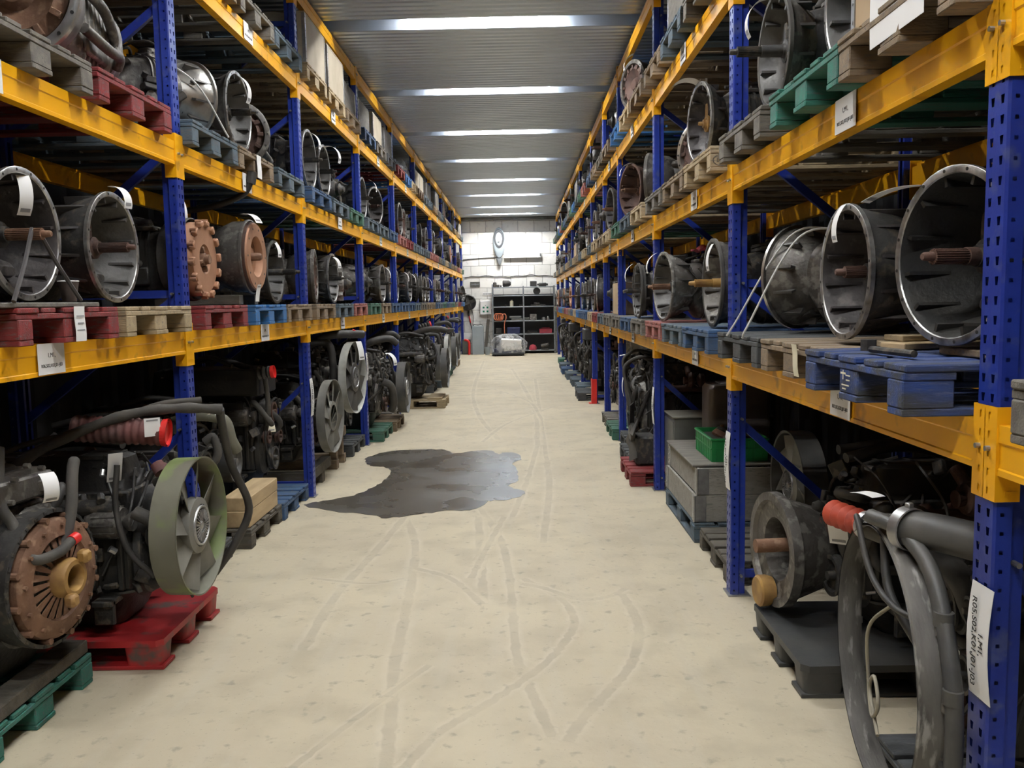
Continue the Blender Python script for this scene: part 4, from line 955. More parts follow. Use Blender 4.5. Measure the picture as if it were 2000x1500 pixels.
def engine(seed, L=1.0, Wd=.50, H=.92, body='black', accent='gunmetal', cover='black', fan=None, clutch=False, nh=5, busy=1.0, pan='black', pipes='dustrub', big=None, pulleys=True, wires=True):
    rr = random.Random(seed); J = rr.uniform; r = empty('engine'); w2 = Wd/2
    zp = .20*H/.92; zb = .62*H/.92; zh = .74*H/.92; fx = -.16
    m = MB(); m.loft([(.0, 0, 0, w2*.62, w2*.55, 5)], n=4) if False else None
    m.loft([(0.0, fx-L*.52, 0, L*.40, w2*.62, 6), (.03, fx-L*.52, 0, L*.43, w2*.68, 6), (zp*.8, fx-L*.5, 0, L*.47, w2*.8, 6), (zp, fx-L*.5, 0, L*.5, w2*.92, 8), (zp+.012, fx-L*.5, 0, L*.5, w2*.92, 8)], n=32, ax='z'); m.obj('oil_pan', M[pan], r)
    m = MB()
    m.box((fx-L*.5, 0, (zp+zb)/2+.006), (L*.98, Wd*.82, zb-zp), ch=.02)
    for i in range(7):
        x = fx-.06-i*(L-.1)/6.5
        for sg in (-1, 1):
            m.box((x, sg*w2*.84, (zp+zb)/2), (.03, .04, (zb-zp)*.9), ch=.006)
            if rr.random() < .6: m.cyl((x-.06, sg*w2*.78, zp+J(.1, .3)), (x-.06, sg*w2*(.9+J(0, .15)), zp+J(.1, .3)), J(.02, .04), n=12)
    m.obj('engine_block', M[body], r)
    m = MB(); m.box((fx-L*.5, 0, (zb+zh)/2), (L*.94, Wd*.62, zh-zb), ch=.01)
    for i in range(6):
        for sg in (-1, 1): m.cyl((fx-.1-i*L*.155, sg*w2*.62, zb+.05), (fx-.1-i*L*.155, sg*w2*.76, zb+.05), .028, n=12)
    m.obj('cylinder_head', M[accent], r)
    m = MB(); m.loft([(zh, fx-L*.5, 0, L*.45, w2*.55, 7), (zh+.05, fx-L*.5, 0, L*.44, w2*.50, 6), (H-.015, fx-L*.5, 0, L*.42, w2*.42, 5), (H, fx-L*.5, 0, L*.38, w2*.34, 4)], n=36, ax='z')
    for i in range(5):
        m.box((fx-.14-i*L*.17, 0, H), (.02, w2*.6, .012), ch=.003)
    m.obj('valve_cover', M[cover], r)
    # front end
    m = MB(); m.loft([(fx-.005, 0, zp+.16, w2*.8, .22, 3), (fx+.03, 0, zp+.17, w2*.78, .21, 3), (fx+.045, 0, zp+.18, w2*.6, .17, 2.6)], n=30)
    m.loft([(fx, .05, zb-.02, w2*.5, .13, 3), (fx+.05, .05, zb-.02, w2*.45, .11, 3)], n=20)
    bolts_ring(m, fx+.03, (0, 0, zp+.17), .19, 12, .008, .012); m.obj('timing_cover', M[accent], r)
    if clutch:
        c = (0, 0, .42); R = .28
        q = MB(); q.lathe([(-.14, R*1.02), (-.06, R*1.04), (-.05, R*1.04), (-.045, R*.98), (-.09, R*.97), (-.14, R*.9)], c, n=56, cap=False); q.lathe([(-.4, R*.8), (-.14, R*1.02)], c, n=40, cap=False)
        for (y, z) in ring_pts(R*1.01, 30): q.box((-.047, c[1]+y, c[2]+z), (.006, .02, .012), rot=(math.atan2(z, y)+pi/2, 0, 0))
        q.obj('flywheel_housing', M['gunmetal'], r)
        q = MB(); q.lathe([(-.11, R*.92), (-.03, R*.90), (-.02, R*.86), (-.016, R*.70), (-.012, R*.64), (-.02, R*.62), (-.03, R*.6)], c, n=48, cap=False)
        for (y, z) in ring_pts(R*.93, 12, .2): q.cyl((-.1, c[1]+y, c[2]+z), (-.02, c[1]+y, c[2]+z), .014, n=8)
        for (y, z) in ring_pts(R*.80, 12, .4): q.cyl((-.02, c[1]+y, c[2]+z), (-.006, c[1]+y, c[2]+z), .009, n=6)
        for i in range(22):
            a = 2*pi*i/22; a2 = .105; v = []
            for rad, xo in ((R*.61, -.028), (R*.28, -.012)):
                for e in (-1, 1):
                    aa = a+e*a2*(.92 if rad > R*.4 else .72)
                    for th in (0, .004): v.append((xo+th, c[1]+rad*cos(aa), c[2]+rad*sin(aa)))
            q.add(v, [(0, 2, 6, 4), (1, 5, 7, 3), (0, 4, 5, 1), (2, 3, 7, 6), (0, 1, 3, 2), (4, 6, 7, 5)], False)
        q.obj('clutch_pressure_plate', M['rust'], r)
        q = MB(); q.lathe([(-.02, R*.30), (.03, R*.30), (.05, R*.27), (.052, R*.2), (.03, R*.17), (-.02, R*.17)], c, n=32, cap=False)
        for sg in (-1, 1): q.box((.06, c[1]+sg*.05, c[2]+sg*-.0+.08*sg), (.05, .05, .055), ch=.012)
        q.obj('release_bearing', M['ochre'], r)
        q = MB(); q.box((-.32, .0, .80), (.36, .34, .10), ch=.01).box((-.32, 0, .86), (.30, .26, .02)); bolts_ring(q, -.135, (0, 0, .78), .12, 8, .012, .02); q.obj('mounting_bracket', M['dalu'], r)
    elif pulleys:
        pl = [(0, zp+.08, .10), (-.15, zp+.28, .055), (.17, zp+.24, .06), (.02, zb-.02, .085), (.19, zb+.03, .045)]
        for i, (y, z, R) in enumerate(pl):
            q = MB(); q.lathe([(fx+.03, R*.35), (fx+.06, R*.35), (fx+.06, R), (fx+.068, R), (fx+.074, R*.88), (fx+.092, R*.88), (fx+.098, R), (fx+.106, R), (fx+.106, R*.8), (fx+.085, R*.7), (fx+.085, R*.25), (fx+.12, R*.22), (fx+.12, 0)], (0, y, z), n=28, cap=False)
            q.obj('pulley', M['rustd' if rr.random() < .3 else 'gunmetal'], r)
        q = MB(); P = [(fx+.083, pl[0][0], pl[0][1]-.095), (fx+.083, pl[2][0]+.03, pl[2][1]-.05), (fx+.083, pl[4][0]+.04, pl[4][1]), (fx+.083, pl[3][0], pl[3][1]+.083), (fx+.083, pl[1][0]-.055, pl[1][1]), (fx+.083, -.095, pl[0][1]), (fx+.083, pl[0][0], pl[0][1]-.095)]
        q.tube(smooth_path(P, 6), .008, 6, cap=False); q.obj('drive_belt', M['rubber'], r)
    # alternator
    q = MB(); y, z = -w2*.95, zb-.02; q.lathe([(fx-.02, .03), (fx-.02, .07), (fx-.05, .08), (fx-.14, .08), (fx-.19, .06), (fx-.19, .02)], (0, y, z), n=20)
    for i in range(12): a = i*pi/6; q.box((fx-.09, y+.078*cos(a), z+.078*sin(a)), (.11, .012, .006), rot=(a, 0, 0))
    q.lathe([(fx-.02, .02), (fx+.01, .045), (fx+.03, .045), (fx+.03, .02)], (0, y, z), n=18); q.obj('alternator', M['dalu'], r)
    # manifold on both sides
    for sg, nm, mt in ((-1, 'intake_manifold', accent), (1, 'exhaust_manifold', 'rustd')):
        q = MB(); z = zb+.05; q.tube([(fx-.05, sg*w2*.98, z), (fx-L*.92, sg*w2*.98, z)], .045 if sg < 0 else .035, 12)
        for i in range(6): x = fx-.1-i*L*.155; q.tube(smooth_path([(x, sg*w2*.66, z+.01), (x-.01, sg*w2*.85, z+.03), (x, sg*w2*.98, z)], 3), .026, 10)
        q.obj(nm, M[mt], r)
    q = MB(); tx, ty, tz = fx-L*.45, w2*1.15, zb+.14; q.lathe([(-.03, .02), (-.03, .07), (0, .085), (.03, .07), (.035, .035), (.07, .04)], (tx, ty, tz), n=22); q.lathe([(-.14, .035), (-.13, .065), (-.09, .07), (-.06, .03)], (tx, ty, tz), n=20); q.tube([(tx+.02, ty, tz+.06), (tx+.02, ty-.08, tz+.12)], .03, 12); q.obj('turbocharger', M['rustd'], r)
    # filters, pumps
    q = MB(); q.lathe([(zp+.02, .03), (zp+.03, .05), (zp+.17, .05), (zp+.19, .035)], (fx-L*.3, -w2*1.02, 0), ax='z', n=18); q.obj('oil_filter', M[rr.choice(['alu', 'gunmetal', 'dalu'])], r)
    q = MB(); q.cyl((fx-L*.7, -w2*1.0, zp+.12), (fx-L*.7+.18, -w2*1.0, zp+.12), .05, n=16); q.cyl((fx-L*.68, -w2*1.0, zp+.21), (fx-L*.68+.12, -w2*1.0, zp+.21), .03, n=12); q.obj('starter_motor', M['gunmetal'], r)
    # clutter
    n = int(34*busy); q = MB()
    for i in range(n):
        f = rr.random()
        if f < .3: x, y, z = fx+J(-.02, .06), J(-w2*1.1, w2*1.1), J(zp, H*.95)
        elif f < .75: x, y, z = fx-J(0, L*.95), rr.choice((-1, 1))*w2*J(.88, 1.15), J(zp, zh)
        else: x, y, z = fx-J(0, L*.9), J(-w2, w2)*.8, H-J(-.02, .12)
        if rr.random() < .45:
            d = V(J(-1, 1), J(-1, 1), J(-1, 1)).normalized()*J(.02, .06); q.cyl((x, y, z), (x+d.x, y+d.y, z+d.z), J(.008, .026), n=8)
        else: q.box((x, y, z), (J(.02, .09), J(.02, .06), J(.02, .08)), rot=(J(-.5, .5), J(-.5, .5), J(-1, 1)), ch=.004)
    q.obj('fittings', M[rr.choice([accent, 'gunmetal', 'dalu'])], r)
    q = MB()
    for i in range(int(16*busy)):
        x, y, z = fx+J(-.1, .07)-(L*.8*rr.random() if rr.random() < .5 else 0), J(-w2*1.15, w2*1.15), J(zp+.05, H)
        d = V(J(-1, 1), J(-1, 1), J(-1, 1)).normalized()*J(.015, .05); q.cyl((x, y, z), (x+d.x, y+d.y, z+d.z), J(.006, .018), n=8)
    q.obj('unions', M['steel'], r)
    for i in range(nh):
        a = V(fx+J(-.1, .08), J(-w2, w2), J(zb-.1, H)); b = V(fx+J(-.3, .1), J(-w2*1.1, w2*1.1), J(zp+.05, zb)); c_ = V(max(a.x, b.x)+J(.0, .08), (a.y+b.y)/2+J(-.12, .12), (a.z+b.z)/2+J(-.1, .1))
        hose(r, [a, a+V(J(0, .06), J(-.05, .05), J(.0, .05)), c_, b], J(.012, .030), rr.choice([pipes, 'rubber', pipes]), 'coolant_hose')
    for i in range(2):
        a = V(fx-J(.0, .2), J(-w2, w2), H+J(0, .05)); b = V(fx-L*J(.6, .9), J(-w2, w2), H+J(-.08, .02)); hose(r, [a, (a+b)/2+V(0, J(-.1, .1), J(.04, .1)), b], J(.014, .026), 'rubber', 'air_hose')
    if wires:
        q = MB()
        for i in range(int(9*busy)):
            a = V(fx-J(0, L*.8), J(-w2, w2), H-J(-.03, .12)); sg = rr.choice((-1, 1)); b = V(fx+J(-.4, .08), sg*w2*J(.9, 1.2), J(zp, zb)); mid = (a+b)/2+V(J(-.1, .1), sg*J(0, .12), J(-.02, .12))
            q.tube(smooth_path([a, mid, b], 6), J(.004, .009), 5)
        q.obj('wiring_harness', M['rubber'], r)
    for sg in (-1, 1):
        q = MB(); q.box((fx-.12, sg*w2*1.0, zp*.9), (.10, .13, .03), ch=.005).box((fx-.12, sg*w2*1.12, zp*.9-.05), (.10, .025, .12), ch=.005)
        q.obj('engine_mount', M['gunmetal'], r)
    if fan:
        fan_part(r, **fan)
    return r
EP = {}
def place_engine(root, x, y, z, s, label, rz=0.0, group='used truck engines on the floor pallets', scale=1.0):
    root.location = (x, y, z); root.rotation_euler = (0, 0, (0 if s > 0 else pi)+rz); root.scale = (scale,)*3
    return tag(root, label, 'engine', group)
def bearer(x, y, z, sx, sy, sz, label, mt='w_dirt', rz=0, s=1):
    o = MB().box((0, 0, sz/2), (sx, sy, sz), ch=.005).obj('wooden_bearer', M[mt], None, (x, y, z), (0, 0, rz)); tag(o, label, 'wooden block')
def plastic_pallet(kind_mat, x, y, s, label, L=1.2, Wd=.8):
    r = empty('plastic_pallet', (x, y, 0), 0 if s > 0 else pi)
    m = MB(); m.prism([(0, -Wd/2+.03), (0, Wd/2-.03), (-.03, Wd/2), (-L+.03, Wd/2), (-L, Wd/2-.03), (-L, -Wd/2+.03), (-L+.03, -Wd/2), (-.03, -Wd/2)], .118, .15, 'z'); m.obj('deck', M[kind_mat], r)
    for px in (-.1, -L/2, -L+.1):
        for py in (-Wd/2+.08, 0, Wd/2-.08):
            q = MB(); q.loft([(.018, px, py, .085, .068, 6), (.119, px, py, .095, .076, 6)], n=20, ax='z'); q.obj('foot', M[kind_mat], r)
    for py in (-Wd/2+.08, 0, Wd/2-.08):
        q = MB(); q.box((-L/2, py, .0105), (L, .14, .019), ch=.003); q.obj('skid', M[kind_mat], r)
    return tag(r, label, 'pallet', 'pallets')
M['redpl'] = mat('scuffed_red_plastic', (.42, .018, .02), .5, 0, (.28, .02, .022), 5, .5, .05, 40, col3=(.10, .07, .06), scale3=7, amt3=.3)
M['blackpl'] = mat('black_pallet_plastic', (.03, .032, .033), .5, 0, (.06, .057, .052), 5, .4, .1, 40)
PT = .1475
# ---- left floor
pallet('teal', -2.05, 3.47, 0, 1, 'left floor, under the clutch engine')
bearer(-2.12, 3.47, PT, .12, .78, .06, 'thick dark timber under the engine with the rusty clutch, aisle end'); bearer(-2.9, 3.47, PT, .12, .78, .06, 'thick dark timber under the clutch engine, wall end')
e1 = engine(11, clutch=True, accent='dalu', nh=3, L=.95, Wd=.52, H=.9); place_engine(e1, -1.94, 3.49, PT+.06, 1, 'dark engine with a rusty spoked clutch plate on a teal pallet', rz=-.12)
hose(e1, [(-.22, -.05, .98), (-.16, -.14, .78), (-.12, -.13, .68), (-.03, -.16, .55), (.01, -.05, .54), (.02, .03, .57)], .022, 'dustrub', 'breather_pipe')
q = MB(); q.cyl((.02, .03, .57), (.022, .065, .578), .024, n=12); q.obj('red_plug', M['red'], e1)
plastic_pallet('redpl', -1.76, 4.37, 1, 'scuffed red plastic pallet under the engine with the ringed fan')
e2 = engine(22, L=.95, Wd=.52, H=.86, accent='gunmetal', nh=5, busy=1.1, pan='black'); place_engine(e2, -1.78, 4.33, .152, 1, 'dark engine with a grey green ringed fan on a red pallet', rz=0)
fan_part(e2, (.17, -.14, .51), .34, ring=.13, nb=8, mt='fangrey', ringm='fang')
q = MB(); q.cyl((-.15, -.14, .51), (.04, -.14, .51), .05, n=14); q.obj('fan_shaft', M['gunmetal'], e2)
bellows(e2, (-.42, -.20, 1.02), (.00, -.155, .985), .066, 'redhose', rings=12, capm='red', amp=.06)
hose(e2, [(-.8, -.34, .72), (-.55, -.32, .92), (-.2, -.22, 1.07), (.05, -.12, 1.10), (.25, -.02, 1.08)], .026, 'dustrub', 'air_hose', prof=lambda t: 1+.12*sin(40*t))
hose(e2, [(-.25, -.1, 1.04), (-.05, -.05, 1.11), (.12, .05, 1.12)], .02, 'dustrub', 'wiring_loom'); hose(e2, [(.24, -.02, 1.08), (.22, .06, .98), (.20, .22, .75), (.24, .36, .48), (.16, .34, .28), (.05, .3, .12)], .022, 'rubber', 'coolant_hose')
hose(e2, [(-.1, -.3, .62), (.0, -.3, .56), (.05, -.28, .42), (.02, -.26, .30), (-.06, -.22, .24)], .034, 'dustrub', 'coolant_hose'); hose(e2, [(-.15, -.34, .86), (-.16, -.36, .66), (-.12, -.35, .45), (-.02, -.3, .3)], .014, 'rubber', 'wiring_loom')
hose(e2, [(.02, -.22, .86), (.04, -.24, .6), (.06, -.26, .35), (.12, -.2, .16)], .007, 'rubber', 'cable')
q = MB(); q.cyl((-.01, -.22, .84), (.02, -.24, .80), .035, n=12); q.box((.0, -.2, .82), (.05, .05, .04), ch=.008); q.obj('red_coupling', M['redhose'], e2)
pallet('dark', -2.05, 5.45, 0, 1, 'left floor, behind the first post'); bearer(-2.5, 5.45, PT, .9, .1, .05, 'dark timber on the pallet behind the first left post')
e3 = engine(33, L=.9, Wd=.5, H=.82, accent='dalu', nh=7, busy=1.5, pipes='dustrub'); place_engine(e3, -2.0, 5.45, PT+.05, 1, 'dark engine with tangled hoses just behind the first left rack post')
hose(e3, [(-.3, .1, .80), (-.15, .15, .84), (.0, .2, .80), (.04, .22, .66), (.06, .26, .58)], .04, 'fang', 'intake_pipe')
pallet('dirt', -1.97, 6.42, 0, 1, 'left floor, under fresh timber blocks')
for k, (dy, zz, hh) in enumerate(((0, 0, .12), (.01, .121, .10))):
    bearer(-2.09, 6.42+dy, PT+zz, .2, .72, hh, 'fresh yellow timber beam stacked at the pallet front, '+('lower one' if k == 0 else 'upper one'), 'timber')
e4 = engine(44, L=.85, Wd=.5, H=.86, accent='black', cover='black', nh=4, busy=.8); place_engine(e4, -2.32, 6.42, PT, 1, 'black engine with a round grooved disc behind the yellow timber beams')
q = MB(); q.lathe([(-.05, .05), (-.05, .15), (.0, .155), (.06, .15), (.06, .13), (.03, .12), (.03, .03), (.07, .03)], (0.07, 0, .42), n=40); q.obj('vibration_damper', M['ochre' if False else 'fank'], e4)
pallet('blue', -1.95, 7.22, 0, 1, 'left floor, at the foot of the second visible post', desc='dark blue worn pallet')
e5 = engine(55, L=.95, Wd=.56, H=1.08, body='black', accent='black', cover='black', nh=3, busy=.6); place_engine(e5, -2.05, 7.18, PT, 1, 'tall black engine block with small drilled pulley beside the second left post')
q = MB(); q.box((-.45, 0, .98), (.7, .5, .22), ch=.012); q.obj('air_box', M['black'], e5)
bellows(e5, (-.1, -.28, 1.06), (.02, -.28, 1.07), .05, 'rubber', rings=3, capm='red')
# after the second post
for yy, nm in ((8.05, 'near'), (9.0, 'far')):
    r = empty('wooden_stand', (-1.98, yy, 0))
    for nm_, c, d in ((('beam', (-.5, .3, .05), (1.0, .1, .10)), ('beam', (-.05, .3, .15), (.1, .7, .10)), ('beam', (-.85, .3, .15), (.1, .7, .10))) if nm == 'near' else (('beam', (-.5, .02, .05), (1.0, .1, .10)), ('beam', (-.5, .4, .05), (1.0, .1, .10)), ('post', (-.05, .05, .2), (.08, .08, .2)), ('post', (-.05, .35, .2), (.08, .08, .2)), ('beam', (-.05, .2, .35), (.1, .6, .10)), ('beam', (-.85, .2, .35), (.1, .6, .10)), ('post', (-.85, .2, .2), (.08, .08, .2)))):
        MB().box(c, d, ch=.004).obj(nm_, M['w_brown'] if nm == 'far' else M['w_dirt'], r)
    tag(r, f'brown wooden engine stand on the floor between left posts, {nm} one', 'engine stand', 'wooden engine stands')
e6 = engine(66, L=.85, Wd=.45, H=.78, accent='gunmetal', nh=5, fan=dict(c=(.14, 0, .44), R=.36, ring=.085, nb=8, mt='fangrey', ringm='fangrey', hub=None)); place_engine(e6, -2.0, 8.42, .21, 1, 'engine with a tilted grey ringed fan behind the second left post', rz=-.05)
e7 = engine(77, L=.85, Wd=.45, H=.85, accent='dalu', nh=5, fan=dict(c=(.19, 0, .56), R=.385, ring=.085, nb=9, mt='fank', ringm='whitefan', hub='x')); place_engine(e7, -1.97, 9.22, .405, 1, 'engine with a pale white fan ring standing high on a wooden stand', rz=-.1)
hose(e7, [(-.3, -.2, .9), (-.05, -.2, 1.02), (.15, -.05, 1.03), (.25, .08, 1.02)], .045, 'rubber', 'radiator_hose'); hose(e7, [(-.3, -.25, .95), (-.05, -.22, .94), (.0, -.22, .75), (.0, -.2, .5)], .04, 'rubber', 'radiator_hose')
q = MB(); q.cyl((.18, -.03, 1.055), (.19, -.03, 1.075), .018, n=10); q.obj('red_plug', M['red'], e7)
pallet('green', -1.76, 11.12, 0, 1, 'left floor, fourth bay'); pallet('brown', -1.72, 11.98, 0, 1, 'left floor, fourth bay')
for yy in (7.95, 8.9, 9.6): pass
e8 = engine(88, L=.95, Wd=.56, H=.98, body='gunmetal', accent='dalu', cover='gunmetal', nh=9, busy=2.0, pipes='dustrub'); place_engine(e8, -1.72, 11.1, PT, 1, 'grey engine with many hoses on a dark green pallet in the left rack')
hose(e8, [(-.05, -.25, .62), (.05, -.22, .55), (.07, -.15, .35), (.03, -.1, .22)], .05, 'dustrub', 'radiator_hose'); hose(e8, [(-.4, 0, 1.0), (-.2, -.05, 1.12), (.0, .05, 1.15), (.1, .1, 1.08)], .045, 'rubber', 'radiator_hose')
e9 = engine(99, L=.9, Wd=.5, H=.9, accent='gunmetal', nh=7, busy=1.5, fan=dict(c=(.17, .05, .42), R=.36, ring=.12, nb=8, mt='fank', ringm='fank', hub='x')); place_engine(e9, -1.78, 12.0, PT, 1, 'engine with a black ringed fan on a brown pallet in the left rack')
for i, (x, y) in enumerate(((-1.95, 10.15),)):
    pallet('dark', x, y-.06, 0, 1, 'left floor, third bay far slot'); place_engine(dup(e4, (0, 0, 0), (0, 0, 0)) if False else engine(123, L=.85, nh=5, H=.8), -2.0, 10.15, PT, 1, 'low dark engine on a dark pallet behind the third left post')
# engine pushed out into the aisle
pallet('pale', -1.27, 14.5, 0, 1, 'jutting into the aisle on the left floor', desc='two tone wooden pallet', lite=False)
e10 = engine(101, L=.95, Wd=.60, H=1.0, body='gunmetal', accent='gunmetal', nh=10, busy=2.2, pipes='dustrub', fan=dict(c=(.17, .12, .46), R=.34, ring=.10, nb=8, mt='fank', ringm='fank', hub=None)); place_engine(e10, -1.42, 14.5, PT+.03, 1, 'hose covered engine on a pallet jutting into the aisle')
bearer(-1.45, 14.5, PT, .25, .7, .03, 'flat boards under the engine jutting into the aisle', 'w_pale')
hose(e10, [(-.5, -.1, 1.0), (-.2, -.15, 1.12), (.05, -.12, 1.14), (.18, -.1, 1.1)], .05, 'rubber', 'radiator_hose'); bellows(e10, (-.3, .0, 1.15), (-.12, .05, 1.2), .06, 'rubber', rings=4, capm='red')
for i in (e1, e2, e3, e4, e5, e6, e7, e8, e9, e10): index(i)
# copies further down
where = []
def more(src, x, y, s, label, rz=0, scale=1.0, pk='slate', z=PT):
    if pk: pallet(pk, x-s*-.06 if False else x+s*.04, y, 0, s, f'{sidename(s)} floor, under {label.split(",")[0][:60]}' if False else f'{sidename(s)} floor, {y:.0f} metres away' if False else 'under the '+label)
    d = dup(src, (x, y, z), (0, 0, (0 if s > 0 else pi)+rz)); d.scale = (scale,)*3
    return tag(d, label, 'engine', 'used truck engines on the floor pallets')
more(e8, -1.95, 12.88, 1, 'dark engine between the fourth and fifth left posts', pk='grey')
more(e9, -1.75, 16.9, 1, 'left floor engine, first beyond the jutting pallet', pk='dark'); more(e7, -1.68, 17.9, 1, 'left floor engine, second beyond the jutting pallet', z=PT)
more(e8, -1.7, 19.6, 1, 'left floor engine, third beyond the jutting pallet'); more(e9, -1.72, 20.7, 1, 'left floor engine, fourth beyond the jutting pallet', pk='green')
more(e10, -1.78, 22.4, 1, 'left floor engine, fifth beyond the jutting pallet'); more(e8, -1.75, 23.7, 1, 'left floor engine, farthest one visible', pk='brown')
# ---- right floor
re1 = engine(201, L=.95, Wd=.6, H=.92, body='black', accent='gunmetal', nh=8, busy=1.8, pipes='dustrub')
pallet('dark', 1.28, 2.62, 0, -1, 'right floor, nearest, under the huge fan shroud'); place_engine(re1, 1.30, 2.70, PT, -1, 'nearest right engine with a huge curved fan shroud ring', rz=-.11)
def big_shroud(root):
    R = .43; c = (.17, .02, .43)
    m = MB(); m.lathe([(0, R), (-.004, R+.006), (-.07, R+.010), (-.085, R+.03), (-.09, R+.03), (-.09, R+.012), (-.072, R-.002), (0, R-.008)], c, n=72, cap=False, a0=0, a1=2*pi)
    for (y, z) in ring_pts(R+.022, 14, .1): m.box((-.075+c[0]-.0, c[1]+y, c[2]+z), (.04, .02, .03), rot=(math.atan2(z, y), 0, 0), ch=.004)
    m.obj('fan_shroud', M['shroud'], root)
    hose(root, [(.19, c[1]+R*.05-.0, c[2]+R*1.05+.02), (.14, c[1]+R*.35, c[2]+R*1.0+.03), (.10, c[1]+R*.72, c[2]+R*.78+.04), (.09, c[1]+R*1.02, c[2]+R*.35), (.09, c[1]+R*1.1, c[2]-R*.1), (.09, c[1]+R*1.05, c[2]-R*.55)], .024, 'fank', 'shroud_tube')
    for a in (.62, .18, -.3):
        q = MB(); aa = pi-a; q.lathe([(-.02, .027), (.02, .027)], (0, 0, 0), n=14); o = q.obj('shroud_clamp', M['fank'], root); o.location = (.092, c[1]+R*1.09*cos(a)*1.0, c[2]+R*1.09*sin(a)*1.0); o.rotation_euler = (0, pi/2, 0)
big_shroud(re1)
# position of the ring in the world: x = 1.30-.19
bellows(re1, (.12, -.22, .80), (.20, -.42, .80), .045, 'redsil', rings=5, amp=.2)
q = MB(); q.lathe([(-.012, .05), (.012, .05)], (0, 0, 0), n=24); o = q.obj('hose_clamp', M['steel'], re1); o.location = (.122, -.225, .80); o.rotation_euler = (0, 0, -1.19)
hose(re1, [(.125, -.23, .80), (.06, -.05, .80), (-.05, .1, .74), (-.1, .14, .62)], .043, 'dustrub', 'intake_pipe')
hose(re1, [(.13, .165, .90), (.03, .28, .905), (-.12, .42, .88), (-.28, .56, .78)], .055, 'fank', 'elbow_pipe', n=20)
q = MB(); q.lathe([(-.02, .062), (-.018, .066), (.018, .066), (.02, .062)], (0, 0, 0), n=28, cap=False); q.box((0, 0, .07), (.02, .02, .02), ch=.003); o = q.obj('hose_clamp', M['steel'], re1); o.location = (.12, .185, .90); o.rotation_euler = (0, 0, 2.0)
hose(re1, [(.17, -.12, .84), (.19, -.10, .855), (.20, -.06, .86), (.19, .06, .72), (.16, .2, .66), (.1, .35, .66)], .010, 'rubber', 'brake_line'); hose(re1, [(.14, .02, .84), (.15, .12, .68), (.10, .28, .55), (.06, .42, .46)], .014, 'rubber', 'coolant_hose')
hose(re1, [(.12, .06, .62), (.16, -.05, .5), (.15, -.08, .32), (.16, .0, .22), (.17, .10, .30), (.16, .02, .36), (.15, -.06, .28), (.17, .1, .2)], .006, 'beltc', 'drive_belt')
for a, b in (((.05, .3, .6), (.04, .34, .35)), ((.08, .36, .36), (.05, .5, .28)), ((.1, .3, .22), (.05, .5, .12))): hose(re1, [a, ((a[0]+b[0])/2+.03, (a[1]+b[1])/2, (a[2]+b[2])/2), b], .014, 'dalu', 'fuel_pipe')
plastic_pallet('blackpl', 1.2, 3.98, -1, 'black plastic pallet on the right floor behind the huge fan shroud')
re2 = engine(202, L=.9, Wd=.5, H=.80, body='black', accent='gunmetal', nh=4, busy=1.0); place_engine(re2, 1.42, 4.02, .152, -1, 'right engine with an open alloy housing on a black plastic pallet', rz=.1)
q = MB(); q.lathe([(-.05, .29), (.0, .29), (.0, .25), (-.02, .24), (-.03, .16), (-.26, .15), (-.26, .20), (-.05, .27)], (.14, -.25, .32), n=32, cap=False); q.obj('bell_housing', M['dalu'], re2)
q = MB(); q.lathe([(0, .07), (.03, .08), (.07, .08), (.08, .07), (.08, .02)], (.12, -.28, .095), n=24); q.obj('rusty_pulley', M['ochre'], re2)
q = MB(); q.cyl((.04, -.25, .34), (.22, -.25, .34), .035, n=14); q.obj('output_shaft', M['rust'], re2)
pallet('dirt', 1.24, 5.5, 0, -1, 'right floor, under the standing fan', lite=False)
# separate big fan standing on that pallet
r = empty('radiator_fan', (1.72, 5.5, PT+.002), pi); fan_part(r, (0, 0, .372), .355, ring=.15, nb=9, mt='fangrey', ringm='fank', hub='x', rd=.01, name='fan_blades'); tag(r, 'large pale bladed fan in a black ring behind the right post', 'fan')
# crates pallet, lengthways
pallet('slate', 1.62, 7.20, 0, -1, 'right floor, under the hinged box collars', rz=pi/2 if False else -pi/2, lite=False)
def collar(x, y, z, label, dark=False):
    r = empty('pallet_collar', (x, y, z)); L, Wd, H, t = 1.16, .78, .195, .02
    for nm, c, d in (('side_board', (-Wd/2+t/2, 0, H/2), (t, L, H)), ('side_board', (Wd/2-t/2, 0, H/2), (t, L, H)), ('end_board', (0, -L/2+t/2, H/2), (Wd-2*t, t, H)), ('end_board', (0, L/2-t/2, H/2), (Wd-2*t, t, H))):
        MB().box(c, d, ch=.003).obj(nm, M['w_palegrey'], r)
    for sx in (-1, 1):
        for sy in (-1, 1):
            m = MB(); m.box((sx*(Wd/2+.002), sy*(L/2-.04), H/2), (.005, .08, H*.96)).box((sx*(Wd/2-.04), sy*(L/2+.002), H/2), (.08, .005, H*.96)); m.cyl((sx*(Wd/2+.004), sy*(L/2+.004), 0.005), (sx*(Wd/2+.004), sy*(L/2+.004), H-.005), .008, n=8)
            for k in range(5): m.box((sx*(Wd/2+.006), sy*(L/2-.02), .02+k*.038), (.006, .03, .015)).box((sx*(Wd/2-.02), sy*(L/2+.006), .02+k*.038), (.03, .006, .015))
            m.obj('hinge', M['steel'], r)
    return tag(r, label, 'box collar', 'hinged wooden box collars')
collar(1.62, 6.60, PT, 'grey hinged wooden box collar, lower of the two stacked'); collar(1.64, 6.60, PT+.197, 'grey hinged wooden box collar, upper of the two stacked')
bearer(1.62, 6.6, PT+.39 if False else PT+.394, .80, 1.1, .018, 'grey board lid closing the upper box collar', 'w_grey')
